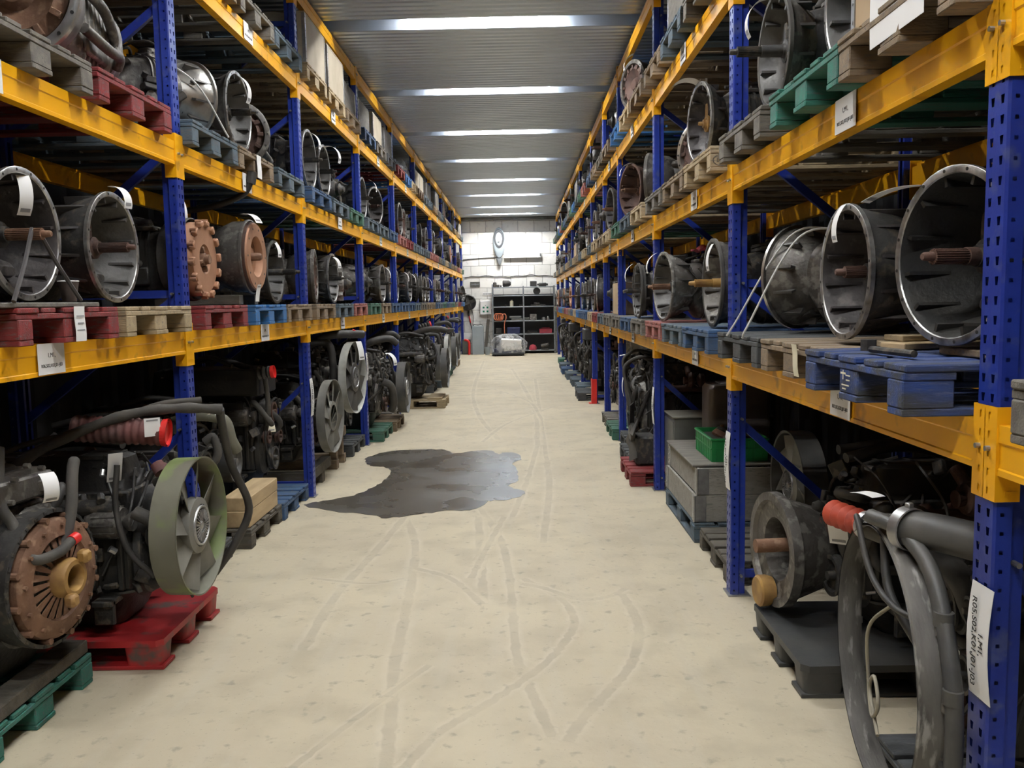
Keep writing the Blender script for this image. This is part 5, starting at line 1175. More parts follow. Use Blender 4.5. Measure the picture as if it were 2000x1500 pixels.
def tote(x, y, z):
    r = empty('green_crate', (x, y, z)); a, b, h, t = .40, .56, .17, .008
    m = MB()
    for sx in (-1, 1): m.box((sx*a/2, 0, h/2), (t, b, h)); m.box((sx*(a/2+.006), 0, h-.008), (.014, b+.02, .016), ch=.003); m.box((sx*(a/2+.004), 0, h*.55), (.008, b, .008))
    for sy in (-1, 1): m.box((0, sy*b/2, h/2), (a, t, h)); m.box((0, sy*(b/2+.006), h-.008), (a+.02, .014, .016), ch=.003); m.box((0, sy*(b/2+.004), h*.55), (a, .008, .008))
    m.box((0, 0, t/2), (a, b, t))
    for i in range(9): m.box((-a/2-.004, -b/2+.04+i*.06, h/2), (.006, .006, h))
    for i in range(7): m.box((-a/2+.03+i*.056, -b/2-.004, h/2), (.006, .006, h))
    m.obj('tub', M['greenpl'], r)
    rr = random.Random(3)
    for i in range(9):
        q = MB(); x_, y_ = rr.uniform(-.15, .15), rr.uniform(-.22, .22); q.box((x_, y_, h-.01+rr.uniform(-.02, .03)), (rr.uniform(.04, .14), rr.uniform(.03, .08), .03), rot=(rr.uniform(-.4, .4), rr.uniform(-.4, .4), rr.uniform(0, 3)), ch=.006)
        o = q.obj('loose_part', M[rr.choice(['gunmetal', 'steel', 'rust', 'black', 'alu'])], None, (x, y, z)); tag(o, 'small scrap metal part lying in the green plastic crate', 'scrap part', 'scrap parts in the green crate')
    m = MB(); m.box((0, 0, h*.42), (a-.03, b-.03, h*.8), ch=.01); o = m.obj('mixed_parts', M['black'], None, (x, y, z)); o['kind'] = 'stuff'; tag(o, 'dark mass of small parts filling the green plastic crate', 'scrap parts')
    return tag(r, 'bright green plastic crate full of small metal parts', 'crate')
tote(1.58, 6.42, PT+.414)
r = empty('steel_cabinet', (1.30, 7.46, .148), pi)
bearer(1.72, 7.46, 0, .8, .4, .146, 'dark timber base under the grey steel cabinet'); MB().box((-.42, 0, .29), (.84, .44, .58), ch=.008).obj('body', M['greysheet'], r); MB().box((-.42, 0, .588), (.86, .46, .014), ch=.003).obj('top', M['olive'], r)
MB().box((.003, .0, .29), (.006, .40, .52), ch=.002).obj('door', M['greysheet'], r); tag(r, 'low dirty grey steel cabinet with a dusty flat top', 'cabinet')
rr_ = random.Random(6)
for i in range(7):
    q = MB(); q.tube(smooth_path([(0, 0, .01), (.06, rr_.uniform(-.05, .05), .02), (.14, rr_.uniform(-.05, .05), .012)], 5), .009, 6); o = q.obj('steel_fitting', M['steel' if i % 2 else 'gunmetal'], None, (1.45+rr_.uniform(0, .4), 7.3+rr_.uniform(0, .3), PT+.596), (0, 0, rr_.uniform(0, 6)))
    tag(o, 'small bent steel fitting lying on the grey cabinet top', 'fitting', 'loose fittings on the cabinet')
r = empty('steel_tank', (1.50, 6.94, PT+.416), pi); MB().loft([(0, -.25, 0, .25, .17, 8), (.46, -.25, 0, .25, .17, 8), (.49, -.25, 0, .23, .15, 6)], n=32, ax='z').obj('shell', M['taupe'], r); MB().box((-.25, 0, .497), (.3, .2, .014), ch=.004).obj('cap_plate', M['steel'], r); tag(r, 'brown grey sheet metal tank standing behind the green crate', 'tank')
pallet('red', 1.01, 8.28, 0, -1, 'right floor, second bay, in front of the post', desc='dark red wooden pallet', lite=False)
re3 = engine(203, L=.95, Wd=.58, H=.95, body='black', accent='dalu', cover='gunmetal', nh=10, busy=2.2, pipes='dustrub'); place_engine(re3, 1.12, 8.9, PT, -1, 'engine covered in grey looping hoses above the dark red pallet')
pallet('dark', 1.1, 9.12, 0, -1, 'right floor, second bay, far slot')
for a in range(4): hose(re3, [(-.25-.05*a, .2-.05*a, .93), (-.1, .22+.03*a, 1.02), (.02+.02*a, .18+.06*a, .93), (.05, .2+.05*a, .7), (.0, .22+.05*a, .45)], .016, 'dustrub', 'coolant_hose')
r = empty('fan_blade_bracket', (1.08, 8.3, PT), pi); q = MB()
for a in (.3, 1.5, 2.7, 3.9, 5.1): 
    v = []
    for t in (0, 1):
        for e in (-.28, .28):
            aa = a+e; R_ = .07+.22*t; v += [(-.0-.05*e*2, R_*cos(aa), .31+R_*sin(aa)), (.006-.05*e*2, R_*cos(aa), .31+R_*sin(aa))]
    q.add(v, [(0, 2, 6, 4), (1, 5, 7, 3), (0, 4, 5, 1), (2, 3, 7, 6), (0, 1, 3, 2), (4, 6, 7, 5)], False)
q.lathe([(-.02, .09), (.02, .09), (.03, .05)], (0, 0, .31), n=20); q.obj('blades', M['fank'], r); MB().box((-.12, 0, .14), (.2, .3, .28), ch=.02).obj('bracket', M['gunmetal'], r); r.name = 'loose_fan'; tag(r, 'black five bladed fan leaning at the aisle on the red pallet', 'fan')
re4 = engine(204, L=.9, Wd=.55, H=.85, body='gunmetal', accent='alu', cover='alu', nh=8, busy=2.0, pipes='dustrub'); pallet('green', 1.13, 10.95, 0, -1, 'right floor, under the silver topped engine'); place_engine(re4, 1.22, 10.95, PT, -1, 'engine with a silver domed tank on top, right floor')
q = MB(); q.loft([(.85, -.4, 0, .2, .2, 3), (1.1, -.4, 0, .22, .2, 3), (1.16, -.4, 0, .12, .12, 2.5)], n=24, ax='z'); q.obj('silver_cover', M['alu'], re4)
for i in (re1, re2, re3, re4): index(i)
more(re3, 1.25, 10.05, -1, 'right floor engine behind the third post', pk='dark'); more(re4, 1.2, 11.85, -1, 'right floor engine just before the red post guard', pk='grey')
re5 = engine(205, L=.95, Wd=.7, H=1.05, body='black', accent='black', cover='gunmetal', nh=4, busy=1.0); pallet('dark', .99, 15.2, 0, -1, 'right floor, first beyond the red post guard'); place_engine(re5, 1.08, 15.3, PT, -1, 'large plain black engine beyond the red post guard'); index(re5)
q = MB(); q.box((-.45, 0, 1.0), (.8, .68, .2), ch=.02); q.obj('rocker_box', M['plastic'], re5); index(re5)
more(re3, 1.1, 16.4, -1, 'right floor engine, second beyond the red post guard', pk='slate'); more(re4, 1.08, 17.7, -1, 'right floor engine, third beyond the red post guard')
more(re5, 1.05, 19.2, -1, 'right floor engine, fourth beyond the red post guard', pk='slate'); more(re4, 1.02, 20.6, -1, 'right floor engine, fifth beyond the red post guard', pk='blue')
more(re3, 1.05, 22.0, -1, 'right floor engine, sixth beyond the red post guard'); more(re5, 1.1, 23.9, -1, 'right floor engine, farthest one visible', pk='green')
# ================================================================ SMALL THINGS ON THE RACKS
r = empty('paper_cup', (-1.93, 3.66, gz(1, 1)+.022)); m = MB(); m.lathe([(0, .028), (.085, .041), (.085, .039), (.004, .026), (.004, 0)], (0, 0, 0), ax='z', n=28, cap=False); m.lathe([(0, .028), (0, 0)], (0, 0, 0), ax='z', n=28, cap=False); m.obj('cup', mat('brown_cup', (.06, .042, .035), .6), r)
MB().lathe([(.083, .0415), (.087, .043), (.089, .041), (.086, .039)], ax='z', n=28, cap=False).obj('rim', M['paper'], r); tag(r, 'brown paper coffee cup with a white rim beside the nearest left bell housing', 'cup')
sheet(-1.842, 3.56, ZS[1][1]+.075, .085, .145, 1, 'crumpled white note stapled on the red pallet under the cup', 3)
def strap(pts, r_, label, mt='strap', n=6, name='tie_strap'):
    o = MB().tube(smooth_path(pts, 8), r_, n).obj(name, M[mt]); return tag(o, label, 'strap')
strap([(-1.90, 3.36, 2.07), (-1.87, 3.24, 1.93), (-1.845, 3.11, 1.785)], .009, 'dark strap slanting left from the nearest left gearbox shaft', 'bstrap')
strap([(-1.90, 3.40, 2.07), (-1.88, 3.50, 1.93), (-1.86, 3.62, 1.79)], .009, 'dark strap slanting right from the nearest left gearbox shaft', 'bstrap')
strap([(1.60, 4.30, 2.08), (1.36, 4.34, 2.05), (1.13, 4.50, 1.62), (1.095, 4.54, 1.55)], .006, 'white strap over the domed right gearbox, farther one')
strap([(1.60, 4.10, 2.06), (1.34, 4.14, 2.03), (1.12, 4.20, 1.62), (1.095, 4.22, 1.55)], .006, 'white strap over the domed right gearbox, nearer one')
strap([(-2.15, 5.3, 3.26), (-1.97, 5.42, 3.12), (-1.86, 5.62, 2.84)], .006, 'white strap across the bright domed gearbox on the second left shelf')
r = empty('gear_lever', (-2.0, 6.1, gz(1, 1)+.07)); hose(r, [(-.35, -.1, .58), (-.12, -.06, .62), (.06, 0, .70), (.12, .02, .80)], .022, 'rubber', 'rod'); MB().tube([(.115, .02, .78), (.13, .025, .86)], .034, 16).obj('knob', M['rubber'], r); tag(r, 'black rubber gear lever sticking up from the flywheel gearbox', 'gear lever')
# red rag on the lattice gearbox
rr = random.Random(8)
def cloth(name, c, sx, sy, mt, label, h=.05, n=14):
    m = MB(); ph = [rr.uniform(0, 6) for _ in range(6)]
    def hh(u, v): return h*(.5*sin(7*u+ph[0])*cos(6*v+ph[1])+.35*sin(13*u+ph[2]+4*v)+.2*cos(17*v+ph[3]))*.5+h*.6
    vs = []
    for k in (0, 1):
        for i in range(n+1):
            for j in range(n+1):
                u, v = i/n-.5, j/n-.5; e = 1-.25*abs(sin(3*u+ph[4])*cos(4*v+ph[5])); vs.append((c[0]+u*sx*e, c[1]+v*sy*e, c[2]+hh(u, v)*(1-1.2*(u*u+v*v))-k*.006))
    N = (n+1)*(n+1)
    fs = [(i*(n+1)+j, (i+1)*(n+1)+j, (i+1)*(n+1)+j+1, i*(n+1)+j+1) for i in range(n) for j in range(n)]
    fs += [tuple(q+N for q in reversed(f)) for f in fs]; m.add(vs, fs, True); o = m.obj(name, M[mt]); return tag(o, label, 'cloth')
M['rag'] = mat('red_rag', (.42, .04, .07), .85, 0, (.28, .05, .06), 9, .5)
cloth('red_rag', (1.52, 6.75, gz(-1, 1)+.53), .36, .4, 'rag', 'crumpled red rag lying on top of the lattice ribbed gearbox', .09)
# tyre-iron like lever on the blue pallet
r = empty('steel_wrench', (1.13, 2.78, gz(-1, 1)+.014), 0); MB().tube([(0, -.02, .0), (.02, -.28, 0)], .011, 8).obj('handle', M['gunmetal'], r); MB().lathe([(-.018, .026), (.018, .026)], (0, 0, .012), ax='z', n=6, smooth=False).obj('head', M['gunmetal'], r); tag(r, 'dark steel wrench lying on the chipped blue pallet', 'wrench')
# paper scrap on the wooden right pallet
sheet(1.102, 3.42, ZS[-1][1]+.08, .06, .13, -1, 'torn cream paper scrap stapled on the brown pallet, right rack', None, 'paper2', tilt=.1)
# stencil marks on pallets
for (x, y, z, L, sz, nm) in ((1.035, 2.72, ZS[-1][1]+.062, ['.....', 'Y.....'], .03, 'chipped blue pallet'),): 
    r = empty('stencil_mark', (x, y, z), pi); q = MB()
    for k, (yy, zz, a, b) in enumerate(((-.02, .02, .004, .03), (-.03, .025, .022, .006), (-.01, .025, .022, .006), (.02, .02, .035, .004), (.02, .005, .03, .004), (.0, -.012, .06, .004), (-.01, -.024, .03, .004))): q.box((.0008, yy, zz), (.001, a, b))
    q.obj('mark', M['paper2'], r); tag(r, 'small white stencil marks on the middle block of the chipped blue pallet', 'marking')
# ---- paper tags
def T(p, s, label, **k): curl_tag(p, s, label, **k)
T((-1.955, 3.40, 2.30), 1, 'white tag curling over the rim of the nearest left bell housing', a0=-.9, a1=-2.3, L=.19, W=.055, rz=-.5)
T((-1.955, 4.16, 2.335), 1, 'white tag curling over the second left bell housing, right of the cup', a0=.1, a1=-2.0, L=.17, W=.05, rz=-.3)
T((-1.99, 5.12, 2.27), 1, 'white tag standing above the rusty lugged pressure plate', a0=1.4, a1=2.6, L=.17, W=.06, rz=-.6)
T((-1.95, 6.12, 2.40), 1, 'white tag bent over the top of the rusty flywheel', a0=.2, a1=-1.2, L=.17, W=.07, rz=-.4)
T((-2.07, 7.27, 2.30), 1, 'white tag hanging inside the third bay far bell housing, first left shelf', a0=-.7, a1=-1.8, L=.16, W=.05, rz=-.3)
T((-1.84, 6.0, 1.785), 1, 'white tag sticking up from the bright blue pallet', a0=1.5, a1=1.2, L=.12, W=.045, rz=-.3)
T((-1.96, 6.17, 3.37), 1, 'white curved tag inside the big bell on the second left shelf', a0=-.4, a1=-2.2, L=.24, W=.05, rz=-.2)
T((-1.96, 8.2, 3.37), 1, 'white curved tag on the fourth bay near bell, second left shelf', a0=-.2, a1=-1.9, L=.22, W=.05, rz=-.2)
T((-1.96, 8.82, 3.34), 1, 'white curved tag on the fourth bay second bell, second left shelf', a0=.3, a1=-2.1, L=.30, W=.06, rz=-.2)
T((-1.99, 9.25, 2.26), 1, 'white tag on the grey bell of the first left shelf, fourth bay', a0=-.4, a1=-1.8, L=.15, W=.06, rz=-.4)
sheet(-1.845, 6.2, ZS[1][2]+.06, .10, .16, 1, 'white paper strip hanging from the brown pallet, second left shelf')
T((1.248, 3.33, 2.095), -1, 'white tag hanging inside the second right bell housing', a0=-.9, a1=-1.9, L=.15, W=.05)
T((1.275, 2.74, 2.09), -1, 'long white tag sticking out from the largest right bell housing', a0=.1, a1=-.5, L=.2, W=.055, rz=-.9)
T((1.19, 4.15, 3.14), -1, 'white curved tag on the thin bell, second right shelf', a0=-.2, a1=-2.2, L=.24, W=.05)
T((1.2, 5.35, 2.08), -1, 'white tag inside the large bell beyond the second right post', a0=-1.0, a1=-1.9, L=.17, W=.07)
T((1.12, 7.0, 2.12), -1, 'white tag curling on the lattice ribbed gearbox', a0=-.4, a1=-2.0, L=.2, W=.07)
T((1.1, 8.32, 2.09), -1, 'white tag on the shallow bell, fourth bay, first right shelf', a0=-.5, a1=-2.0, L=.2, W=.06)
T((1.2, 5.8, 3.16), -1, 'white tag draped over the flywheel gearbox, second right shelf', a0=.5, a1=-1.0, L=.2, W=.12)
T((1.22, 9.3, 3.19), -1, 'white tag on the rusty brown bell, second right shelf', a0=0, a1=-1.7, L=.2, W=.1)
T((-1.80, 4.10, 1.13), 1, 'square white tag standing behind the dusty red bellows hose', a0=1.5, a1=1.6, L=.09, W=.075, rz=-.9)
T((-1.93, 3.98, 1.07), 1, 'white barcode tag hanging beside the red coupling, left of the ringed fan', a0=-1.9, a1=-2.1, L=.16, W=.065, rz=-.9)
T((-1.95, 3.42, 1.09), 1, 'white curled tag on the pipe above the rusty clutch', a0=-.3, a1=-2.6, L=.15, W=.06, rz=-.7)
T((-1.96, 5.3, 1.08), 1, 'white tag among the hoses behind the first left post', a0=.5, a1=-1.2, L=.12, W=.05, rz=-.4)
T((-2.15, 7.15, .80), 1, 'cream folded tag on the tall black engine', a0=-.6, a1=-1.4, L=.13, W=.07, rz=-.9, color='paper2')
T((-1.72, 9.05, 1.36), 1, 'white tag on the pale white fan ring, left floor', a0=-1.2, a1=-1.6, L=.2, W=.1, rz=-.4)
T((-1.7, 10.95, 1.12), 1, 'white tag on the hose of the many hosed grey engine', a0=-.4, a1=-1.8, L=.2, W=.1, rz=-.3)
T((1.16, 3.12, .93), -1, 'white barcode tag hanging at the end of the red silicone hose', a0=-2.2, a1=-2.0, L=.14, W=.07, rz=1.0)
T((1.15, 2.72, 1.10), -1, 'white tag lying between the red hose and the black elbow pipe', a0=.15, a1=-.25, L=.10, W=.055, rz=-1.2)
T((1.08, 8.95, .95), -1, 'white tag hanging on the looping hoses above the dark red pallet', a0=-1.3, a1=-1.9, L=.22, W=.07)
T((1.42, 10.93, 1.15), -1, 'white tag beside the silver domed tank, right floor', a0=-.5, a1=-1.8, L=.22, W=.12)
T((1.36, 10.0, 1.09), -1, 'white tag on the engine behind the third right post', a0=.3, a1=-.3, L=.2, W=.12)
for i, (s, k, y, D_) in enumerate(((1, 1, 12.0, .5), (1, 1, 14.0, .5), (1, 1, 14.9, .5), (1, 1, 17.6, .5), (1, 2, 11.05, .5), (1, 2, 18.5, .5), (1, 2, 20.4, .5), (-1, 1, 16.6, .5), (-1, 2, 16.5, .5), (-1, 3, 8.9, .5))):
    T((XL+.02 if s > 0 else XR-.02, y, gz(s, k)+.50), s, f'white tag, {sidename(s)} rack, {LV[k]}, {ORD[max(j for j, q in enumerate(post(s)) if q < y)]} bay, tag {"near" if i % 2 else "far"} in it', a0=-.3, a1=-1.9, L=.2, W=.08)

# ================================================================ BACK WALL
YW = YB
def onwall(name, x, z): return empty(name, (x, YW, z), 0)
# steel shelving
r = empty('steel_shelving', (.13, 28.62, 0)); 
for i, x in enumerate((-1.03, 0, 1.03)):
    for yy in (-.0, .42): MB().box((x, yy, 1.13), (.045, .03, 2.26 if i else 2.4), ch=.004).obj('post', M['shelfst'], r)
SHZ = [.11, .66, 1.106, 1.577, 1.95, 2.23]
for z in SHZ: MB().box((0, .21, z-.012), (2.1, .45, .035), ch=.004).obj('shelf', M['shelfst'], r)
MB().box((0, .445, 1.0), (2.08, .012, 1.98)).obj('back_panel', M['dkpanel'], r)
tag(r, 'galvanised steel shelving with dark back panel against the end wall', 'shelving')
def thing_on(name, build, x, z, label, cat, mt, y=28.78, group=None):
    m = MB(); build(m); o = m.obj(name, M[mt], None, (x, y, z)); return tag(o, label, cat, group)
top = SHZ[5]+.006
thing_on('clutter_part', lambda m: (m.box((0, 0, .08), (.12, .2, .16), ch=.02), m.box((.1, 0, .04), (.12, .15, .08), ch=.02), m.cyl((.2, -.05, .03), (.2, .1, .03), .03)), -.82, top, 'dark machine parts on the left end of the shelving top', 'machine part', 'gunmetal')
thing_on('round_canister', lambda m: m.lathe([(-.12, .08), (-.1, .11), (.1, .10), (.16, .05), (.16, .03), (.12, .03)], (0, 0, .112), ax='x', n=24), -.44, top, 'grey tapered canister lying on the shelving top', 'canister', 'gunmetal')
thing_on('black_box', lambda m: m.box((0, 0, .09), (.22, .25, .18), ch=.01), .47, top, 'square black box on the shelving top', 'box', 'plastic')
thing_on('black_part', lambda m: (m.box((0, 0, .06), (.28, .2, .12), ch=.03), m.cyl((-.18, 0, .06), (.18, 0, .06), .035)), .78, top, 'long black part on the right of the shelving top', 'machine part', 'black')
thing_on('round_lamp', lambda m: m.lathe([(-.06, .11), (-.05, .12), (0, .11), (.02, .05), (-.02, .05)], (0, 0, .125), ax='y', n=24), .58, SHZ[4]+.006, 'round black headlamp on the second shelf from top', 'lamp', 'black')
thing_on('bottle', lambda m: m.lathe([(0, .06), (.17, .06), (.19, .03), (.22, .03)], ax='z', n=18), -.27, SHZ[3]+.006, 'pale yellowish bottle on the third shelf from top', 'bottle', 'paper2')
for i, x in enumerate((-.48, .02, .1)): thing_on('small_part', lambda m: m.box((0, 0, .03), (.08, .08, .06), ch=.015), x, SHZ[3]+.006, f'small dark part on the third shelf, {["left of","right of","farther right of"][i]} the pale bottle', 'machine part', 'gunmetal')
thing_on('flat_tray', lambda m: (m.box((0, 0, .02), (.5, .25, .04), ch=.01), m.box((-.05, 0, .08), (.2, .1, .08), ch=.02), m.box((.1, 0, .06), (.35, .05, .03), rot=(0, .2, 0))), .62, SHZ[3]+.006, 'grey tray with tools on the third shelf, right half', 'tray', 'gunmetal')
M['cord'] = mat('orange_brown_cord', (.55, .17, .08), .6, 0, (.38, .12, .07), 8, .5)
r = empty('cable_coil', (-.72, 28.62, SHZ[2]+.006)); rr = random.Random(5)
for i in range(7):
    q = MB(); w_ = .09+.02*(i % 3); xx = -.06+i*.022; q.tube(smooth_path([(xx+w_*cos(a)*.9, -.03+.02*sin(3*a)-.01*i, .13+.12*sin(a)) for a in [k*pi/4 for k in range(9)]], 4), .013, 6); q.obj('cord_loop', M['cord'], r)
q = MB(); q.tube(smooth_path([(.1, -.05, .2), (.22, -.06, .22), (.26, -.07, .1), (.2, -.08, -.1), (.2, -.08, -.42)], 6), .018, 8); q.obj('hanging_end', M['cord'], r); tag(r, 'orange brown cable coil spilling over the fourth shelf', 'cable')
thing_on('flat_carton', lambda m: (m.box((0, 0, .03), (.38, .3, .06), ch=.006), m.box((-.05, 0, .11), (.4, .28, .06), ch=.006)), -.1, SHZ[2]+.006, 'two flat grey cases stacked on the fourth shelf', 'case', 'greysheet')
thing_on('grey_box', lambda m: (m.box((0, 0, .1), (.22, .22, .2), ch=.01), m.box((.06, -.112, .08), (.07, .004, .12))), .45, SHZ[2]+.006, 'upright grey metal box on the fourth shelf', 'box', 'alu')
thing_on('blue_tray', lambda m: m.box((0, 0, .045), (.2, .25, .09), ch=.01), .22, SHZ[2]+.006, 'low bluish grey tray left of the upright grey box', 'tray', 'greysheet')
thing_on('bright_part', lambda m: (m.lathe([(0, .06), (.06, .07), (.1, .03)], ax='z', n=14), m.lathe([(0, .05), (.05, .05), (.12, .02)], (.14, 0, 0), ax='z', n=14)), .80, SHZ[2]+.006, 'shiny silver part on the fourth shelf, right end', 'machine part', 'silver')
thing_on('grey_case', lambda m: m.box((0, 0, .1), (.2, .25, .2), ch=.02), -.72, SHZ[1]+.006, 'grey case on the fifth shelf behind the hanging cable', 'case', 'gunmetal')
M['navy'] = mat('navy_plastic', (.012, .018, .07), .5)
thing_on('navy_case', lambda m: (m.box((0, 0, .11), (.44, .3, .22), ch=.02), m.box((0, -.15, .18), (.12, .02, .03), ch=.004)), -.22, SHZ[1]+.006, 'dark navy tool case on the fifth shelf', 'case', 'navy')
thing_on('red_toolbox', lambda m: (m.box((0, 0, .075), (.42, .25, .15), ch=.012), m.cyl((-.14, 0, .175), (.14, 0, .175), .012)), .86, SHZ[1]+.006, 'dark red toolbox on the fifth shelf', 'toolbox', 'rag')
thing_on('grey_tools', lambda m: (m.box((0, 0, .03), (.4, .2, .04), ch=.01), m.cyl((-.1, -.1, .07), (-.1, .1, .07), .03)), .38, SHZ[1]+.006, 'flat grey tools left of the dark red toolbox', 'tool', 'gunmetal')
thing_on('red_helmet', lambda m: m.lathe([(0, .13), (.08, .13), (.16, .09), (.19, .0)], ax='z', n=24), .42, SHZ[0]+.006, 'round red helmet on the bottom shelf', 'helmet', 'rag', 28.7)
thing_on('small_motor', lambda m: (m.cyl((-.12, 0, .1), (.12, 0, .16), .09, n=18), m.box((0, 0, .02), (.26, .2, .035), ch=.008), m.box((.1, 0, .2), (.08, .1, .08), ch=.015)), .82, SHZ[0]+.006, 'grey electric motor on the bottom shelf', 'motor', 'gunmetal', 28.7)
# bundle wrapped in clear film on a low trolley
r = empty('wrapped_bundle', (-.40, 27.75, 0)); MB().box((0, 0, .07), (1.05, .6, .08), ch=.02).obj('trolley_deck', M['dkpanel'], r)
for sx in (-1, 1):
    for sy in (-1, 1): MB().cyl((sx*.42-.015, sy*.22, .03), (sx*.42+.015, sy*.22, .03), .03, n=14).obj('wheel', M['rubber'], r)
MB().loft([(.11, 0, 0, .46, .26, 4), (.22, -.02, 0, .44, .25, 3.5), (.27, -.05, 0, .3, .2, 3)], n=24, ax='z').obj('blue_bag', M['navy'], r)
MB().box((.10, -.12, .38), (.66, .36, .32), rot=(.05, .06, .05), ch=.02).obj('white_carton', M['paper'], r)
MB().box((.15, -.12, .22), (.6, .3, .08), rot=(0, -.12, .03), ch=.02).obj('white_sheet', M['paper'], r)
rr = random.Random(31); m = MB(); m.loft([(.10, 0, 0, .54, .31, 3), (.25, .01, 0, .60, .32, 3.2), (.42, .02, 0, .62, .31, 3), (.55, .0, 0, .50, .28, 2.6), (.64, -.02, 0, .34, .2, 2.3), (.70, .05, 0, .16, .08, 2)], n=36, ax='z')
m.v = [(x+rr.uniform(-.012, .012), y+rr.uniform(-.012, .012), z+rr.uniform(-.018, .018)) for x, y, z in m.v]; m.obj('clear_film', M['film'], r)
MB().tube([(-.55, -.2, .45), (-.6, -.22, .68)], .012, 8).obj('push_handle', M['steel'], r); tag(r, 'bundle with a white carton wrapped in crumpled clear film', 'wrapped bundle')
# first aid cabinet
r = onwall('first_aid_cabinet', -1.16, 1.555); MB().box((0, -.06, 0), (.36, .12, .46), ch=.008).obj('body', M['paper'], r); m = MB(); m.box((0, -.124, 0), (.35, .012, .45), ch=.004); m.obj('door', M['paper'], r)
M['fagreen'] = mat('first_aid_green', (.0, .18, .10), .5); m = MB(); 
for sx in (-1, 1):
    for sz in (-1, 1): m.box((sx*.065, -.1315, -.06+sz*.065), (.062, .004, .062))
m.box((.0, -.1315, .075), (.02, .004, .025)); m.obj('green_cross_corners', M['fagreen'], r); MB().box((.165, -.135, 0), (.01, .012, .06)).obj('lock', M['steel'], r); tag(r, 'white first aid cabinet with four green squares on the end wall', 'cabinet')
r = onwall('dark_plaque', -1.50, 2.35); MB().box((0, -.012, 0), (.33, .02, .17), ch=.006).obj('plate', M['greysheet'], r)
m = MB(); m.box((-.07, -.024, 0), (.12, .003, .02)).box((.07, -.024, 0), (.12, .003, .02)).box((0, -.024, 0), (.03, .003, .06)); m.obj('symbol', M['shelfst'], r); tag(r, 'small dark grey plaque on the white wall above the fan', 'sign')
r = onwall('small_plaque', -1.10, 2.02); MB().box((0, -.008, 0), (.30, .012, .10), ch=.003).obj('plate', M['paper'], r); m = MB()
for i in range(7): m.box((-.11+i*.036, -.0155, 0), (.022, .002, .05))
m.obj('grey_print', M['print'], r); tag(r, 'white plaque with grey print above the first aid cabinet', 'sign')
# tall narrow grey locker on the floor
r = empty('tall_bin', (-1.42, 28.72, 0)); MB().box((0, 0, .48), (.38, .34, .96), ch=.01).obj('body', M['lockgrey'], r); MB().tube(smooth_path([(-.15, -.1, .965), (-.12, -.1, 1.0), (0, -.1, .985), (.12, -.1, 1.0), (.16, -.1, .97)], 4), .014, 8).obj('top_handle', M['black'], r); tag(r, 'pale blue grey narrow steel cabinet standing at the end wall', 'cabinet')
r = empty('bucket', (-1.10, 28.35, 0)); m = MB(); m.lathe([(0, .07), (.26, .095), (.26, .088), (.01, .065)], ax='z', n=24, cap=False); m.lathe([(.005, .07), (.005, 0)], ax='z', n=24, cap=False); m.obj('pail', M['lockgrey'], r); MB().tube(smooth_path([(-.095, 0, .25), (0, -.05, .17), (.095, 0, .25)], 5), .004, 6).obj('handle', M['steel'], r); tag(r, 'light grey bucket between the cabinet and the wrapped bundle', 'bucket')
o = MB().box((0, 0, .6), (.10, .03, 1.2), ch=.004).obj('leaning_plank', M['w_dirt'], None, (-1.19, 28.72, .012), (-.28, .10, 0)); tag(o, 'dark plank leaning on the end wall beside the shelving', 'plank')
r = empty('red_pipe', (-1.77, 28.5, 0)); MB().tube(smooth_path([(.05, 0, .003), (.06, 0, .25), (.05, 0, .42), (-.02, 0, .49), (-.1, 0, .5)], 6), .04, 14).obj('pipe', M['red'], r); tag(r, 'orange red bent pipe rising from the floor by the end wall', 'pipe')
r = empty('leaning_board', (-1.82, 28.78, 0)); MB().box((0, 0, .25), (.28, .05, .5), ch=.006).obj('panel', M['greysheet'], r); r2_ = tag(r, 'grey panel leaning low behind the red pipe', 'panel')
# wall fan
r = onwall('wall_fan', -1.74, 1.74); MB().lathe([(-.10, .05), (-.10, .24), (-.13, .27), (-.20, .27), (-.22, .24)], ax='y', n=32, cap=False).obj('cage', M['black'], r)
m = MB(); 
for i in range(4): a = i*pi/2+.3; m.box((cos(a)*.13, -.16, sin(a)*.13), (.2, .012, .11), rot=(.4, -a, 0))
m.lathe([(-.18, .05), (-.02, .05)], ax='y', n=18); m.obj('blades', M['fank'], r)
m = MB()
for i in range(5): m.lathe([(-.222, .05+.045*i), (-.222, .056+.045*i)], ax='y', n=28, cap=False)
m.obj('grille', M['gunmetal'], r); MB().box((0, -.05, -.3), (.07, .09, .3), ch=.01).obj('bracket', M['black'], r); MB().tube(smooth_path([(.1, -.06, -.2), (.16, -.05, -.5), (.13, -.05, -.8), (.2, -.05, -1.0)], 6), .01, 6).obj('power_cord', M['rubber'], r)
tag(r, 'round black fan fixed to the end wall beside the left rack', 'fan')
r = onwall('red_handled_tool', -1.70, 1.05); MB().tube([(-.05, -.03, .35), (.02, -.03, .0)], .02, 10).obj('red_handle', M['red'], r); MB().tube([(.02, -.03, .0), (.06, -.03, -.22)], .012, 8).obj('shaft', M['black'], r); tag(r, 'red handled tool hanging below the black wall fan', 'tool')
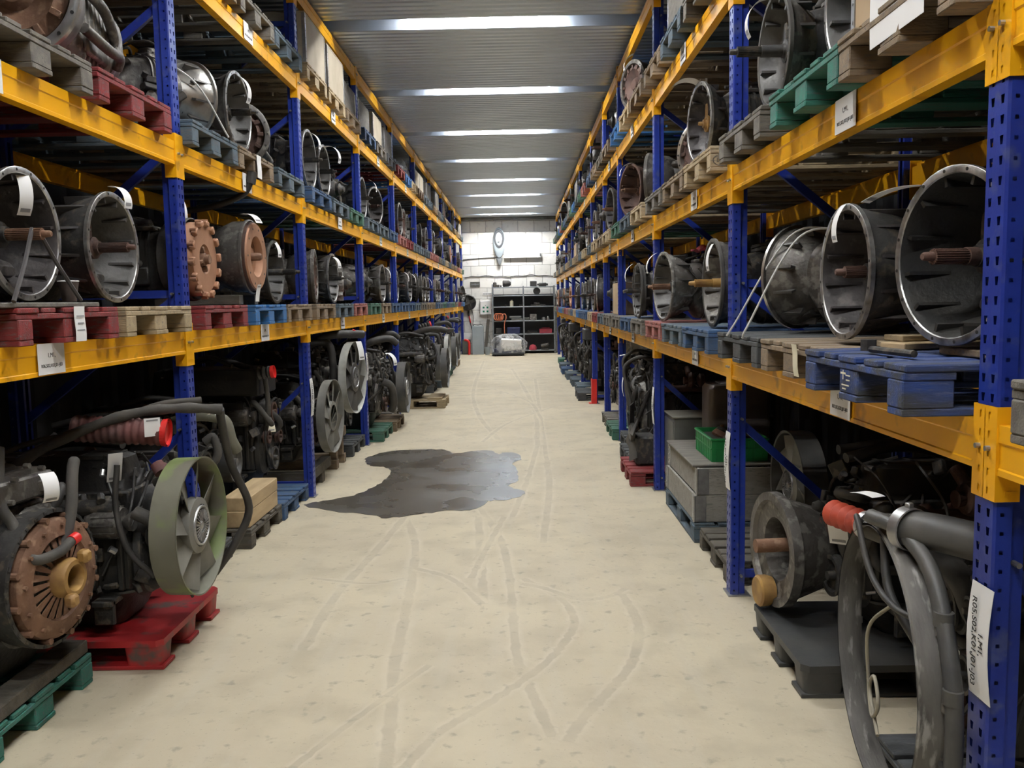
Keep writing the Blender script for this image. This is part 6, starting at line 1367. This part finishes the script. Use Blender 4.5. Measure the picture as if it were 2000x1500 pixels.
# oval lamp head on the wall
r = empty('oval_lamp_housing', (-.66, YW-.012, 3.72))
m = MB(); prof = []
def oval(sx, sz, y, n=40, low=1.0):
    return [(sx*cos(2*pi*i/n)*(1-.12*low*(sin(2*pi*i/n) < 0)*abs(sin(2*pi*i/n))), y, sz*sin(2*pi*i/n)*(1.0)) for i in range(n)]
rings = [oval(.20, .50, -.0), oval(.21, .52, -.06), oval(.19, .49, -.12), oval(.15, .38, -.15)]
vs = [p for rg in rings for p in rg]; n = 40; fs = [(k*n+i, k*n+(i+1) % n, (k+1)*n+(i+1) % n, (k+1)*n+i) for k in range(3) for i in range(n)]+[tuple(range(3*n, 4*n))]; m.add(vs, fs, True); m.obj('housing', M['lockgrey'], r)
m = MB(); rings = [[(x, y, z+.13) for x, y, z in oval(a, b, yy)] for a, b, yy in ((.175, .32, -.135), (.165, .30, -.17), (.115, .23, -.17), (.11, .22, -.15))]; m.add([p for rg in rings for p in rg], [(k*n+i, k*n+(i+1) % n, (k+1)*n+(i+1) % n, (k+1)*n+i) for k in range(3) for i in range(n)], True); m.obj('dark_ring', M['dkpanel'], r)
MB().lathe([(-.21, .025), (-.15, .05)], (0, 0, .07), ax='y', n=16).obj('knob', M['paper'], r)
MB().loft([(-.72, 0, -.05, .04, .05, 3), (-.62, 0, -.05, .08, .05, 3), (-.5, 0, -.05, .11, .05, 3)], n=20, ax='z').obj('bracket', M['shelfst'], r); tag(r, 'tall oval white lamp housing with a dark ring high on the end wall', 'lamp')
r = onwall('wall_duct', .12, 3.24); MB().box((0, -.05, 0), (1.25, .10, .06), ch=.004).obj('box_section', M['paper'], r); MB().box((.60, -.06, .06), (.03, .1, .1), ch=.004).obj('end_bracket', M['shelfst'], r); tag(r, 'white horizontal duct with a bracket on the end wall', 'duct')
for z, sag, nm in ((2.60, .03, 'lower'), (3.23, .01, 'upper')):
    pts = [(x, YW-.02, z+sag*sin(x*4)*.7+(.02 if i % 2 else -.01)) for i, x in enumerate([-1.85+.25*k for k in range(13)])] if nm == 'lower' else [(-1.9, YW-.02, 3.18), (-1.4, YW-.02, 3.22), (-.8, YW-.02, 3.24), (-.72, YW-.02, 3.24)]
    o = MB().tube(smooth_path(pts, 4), .012, 6).obj('wall_cable', M['rubber'] if nm == 'lower' else M['gunmetal']); tag(o, f'dark cable strung along the end wall, {nm} one', 'cable')
o = MB().box((0, 0, 0), (4.2, .12, .10), ch=.005).obj('shadow_gap_strip', M['greysheet'], None, (-.3, YW-.06, ZC-.052)); o.name = 'shade_trim_1'; struct(o)  # grey strip added as the dark shadow gap between wall and ceiling
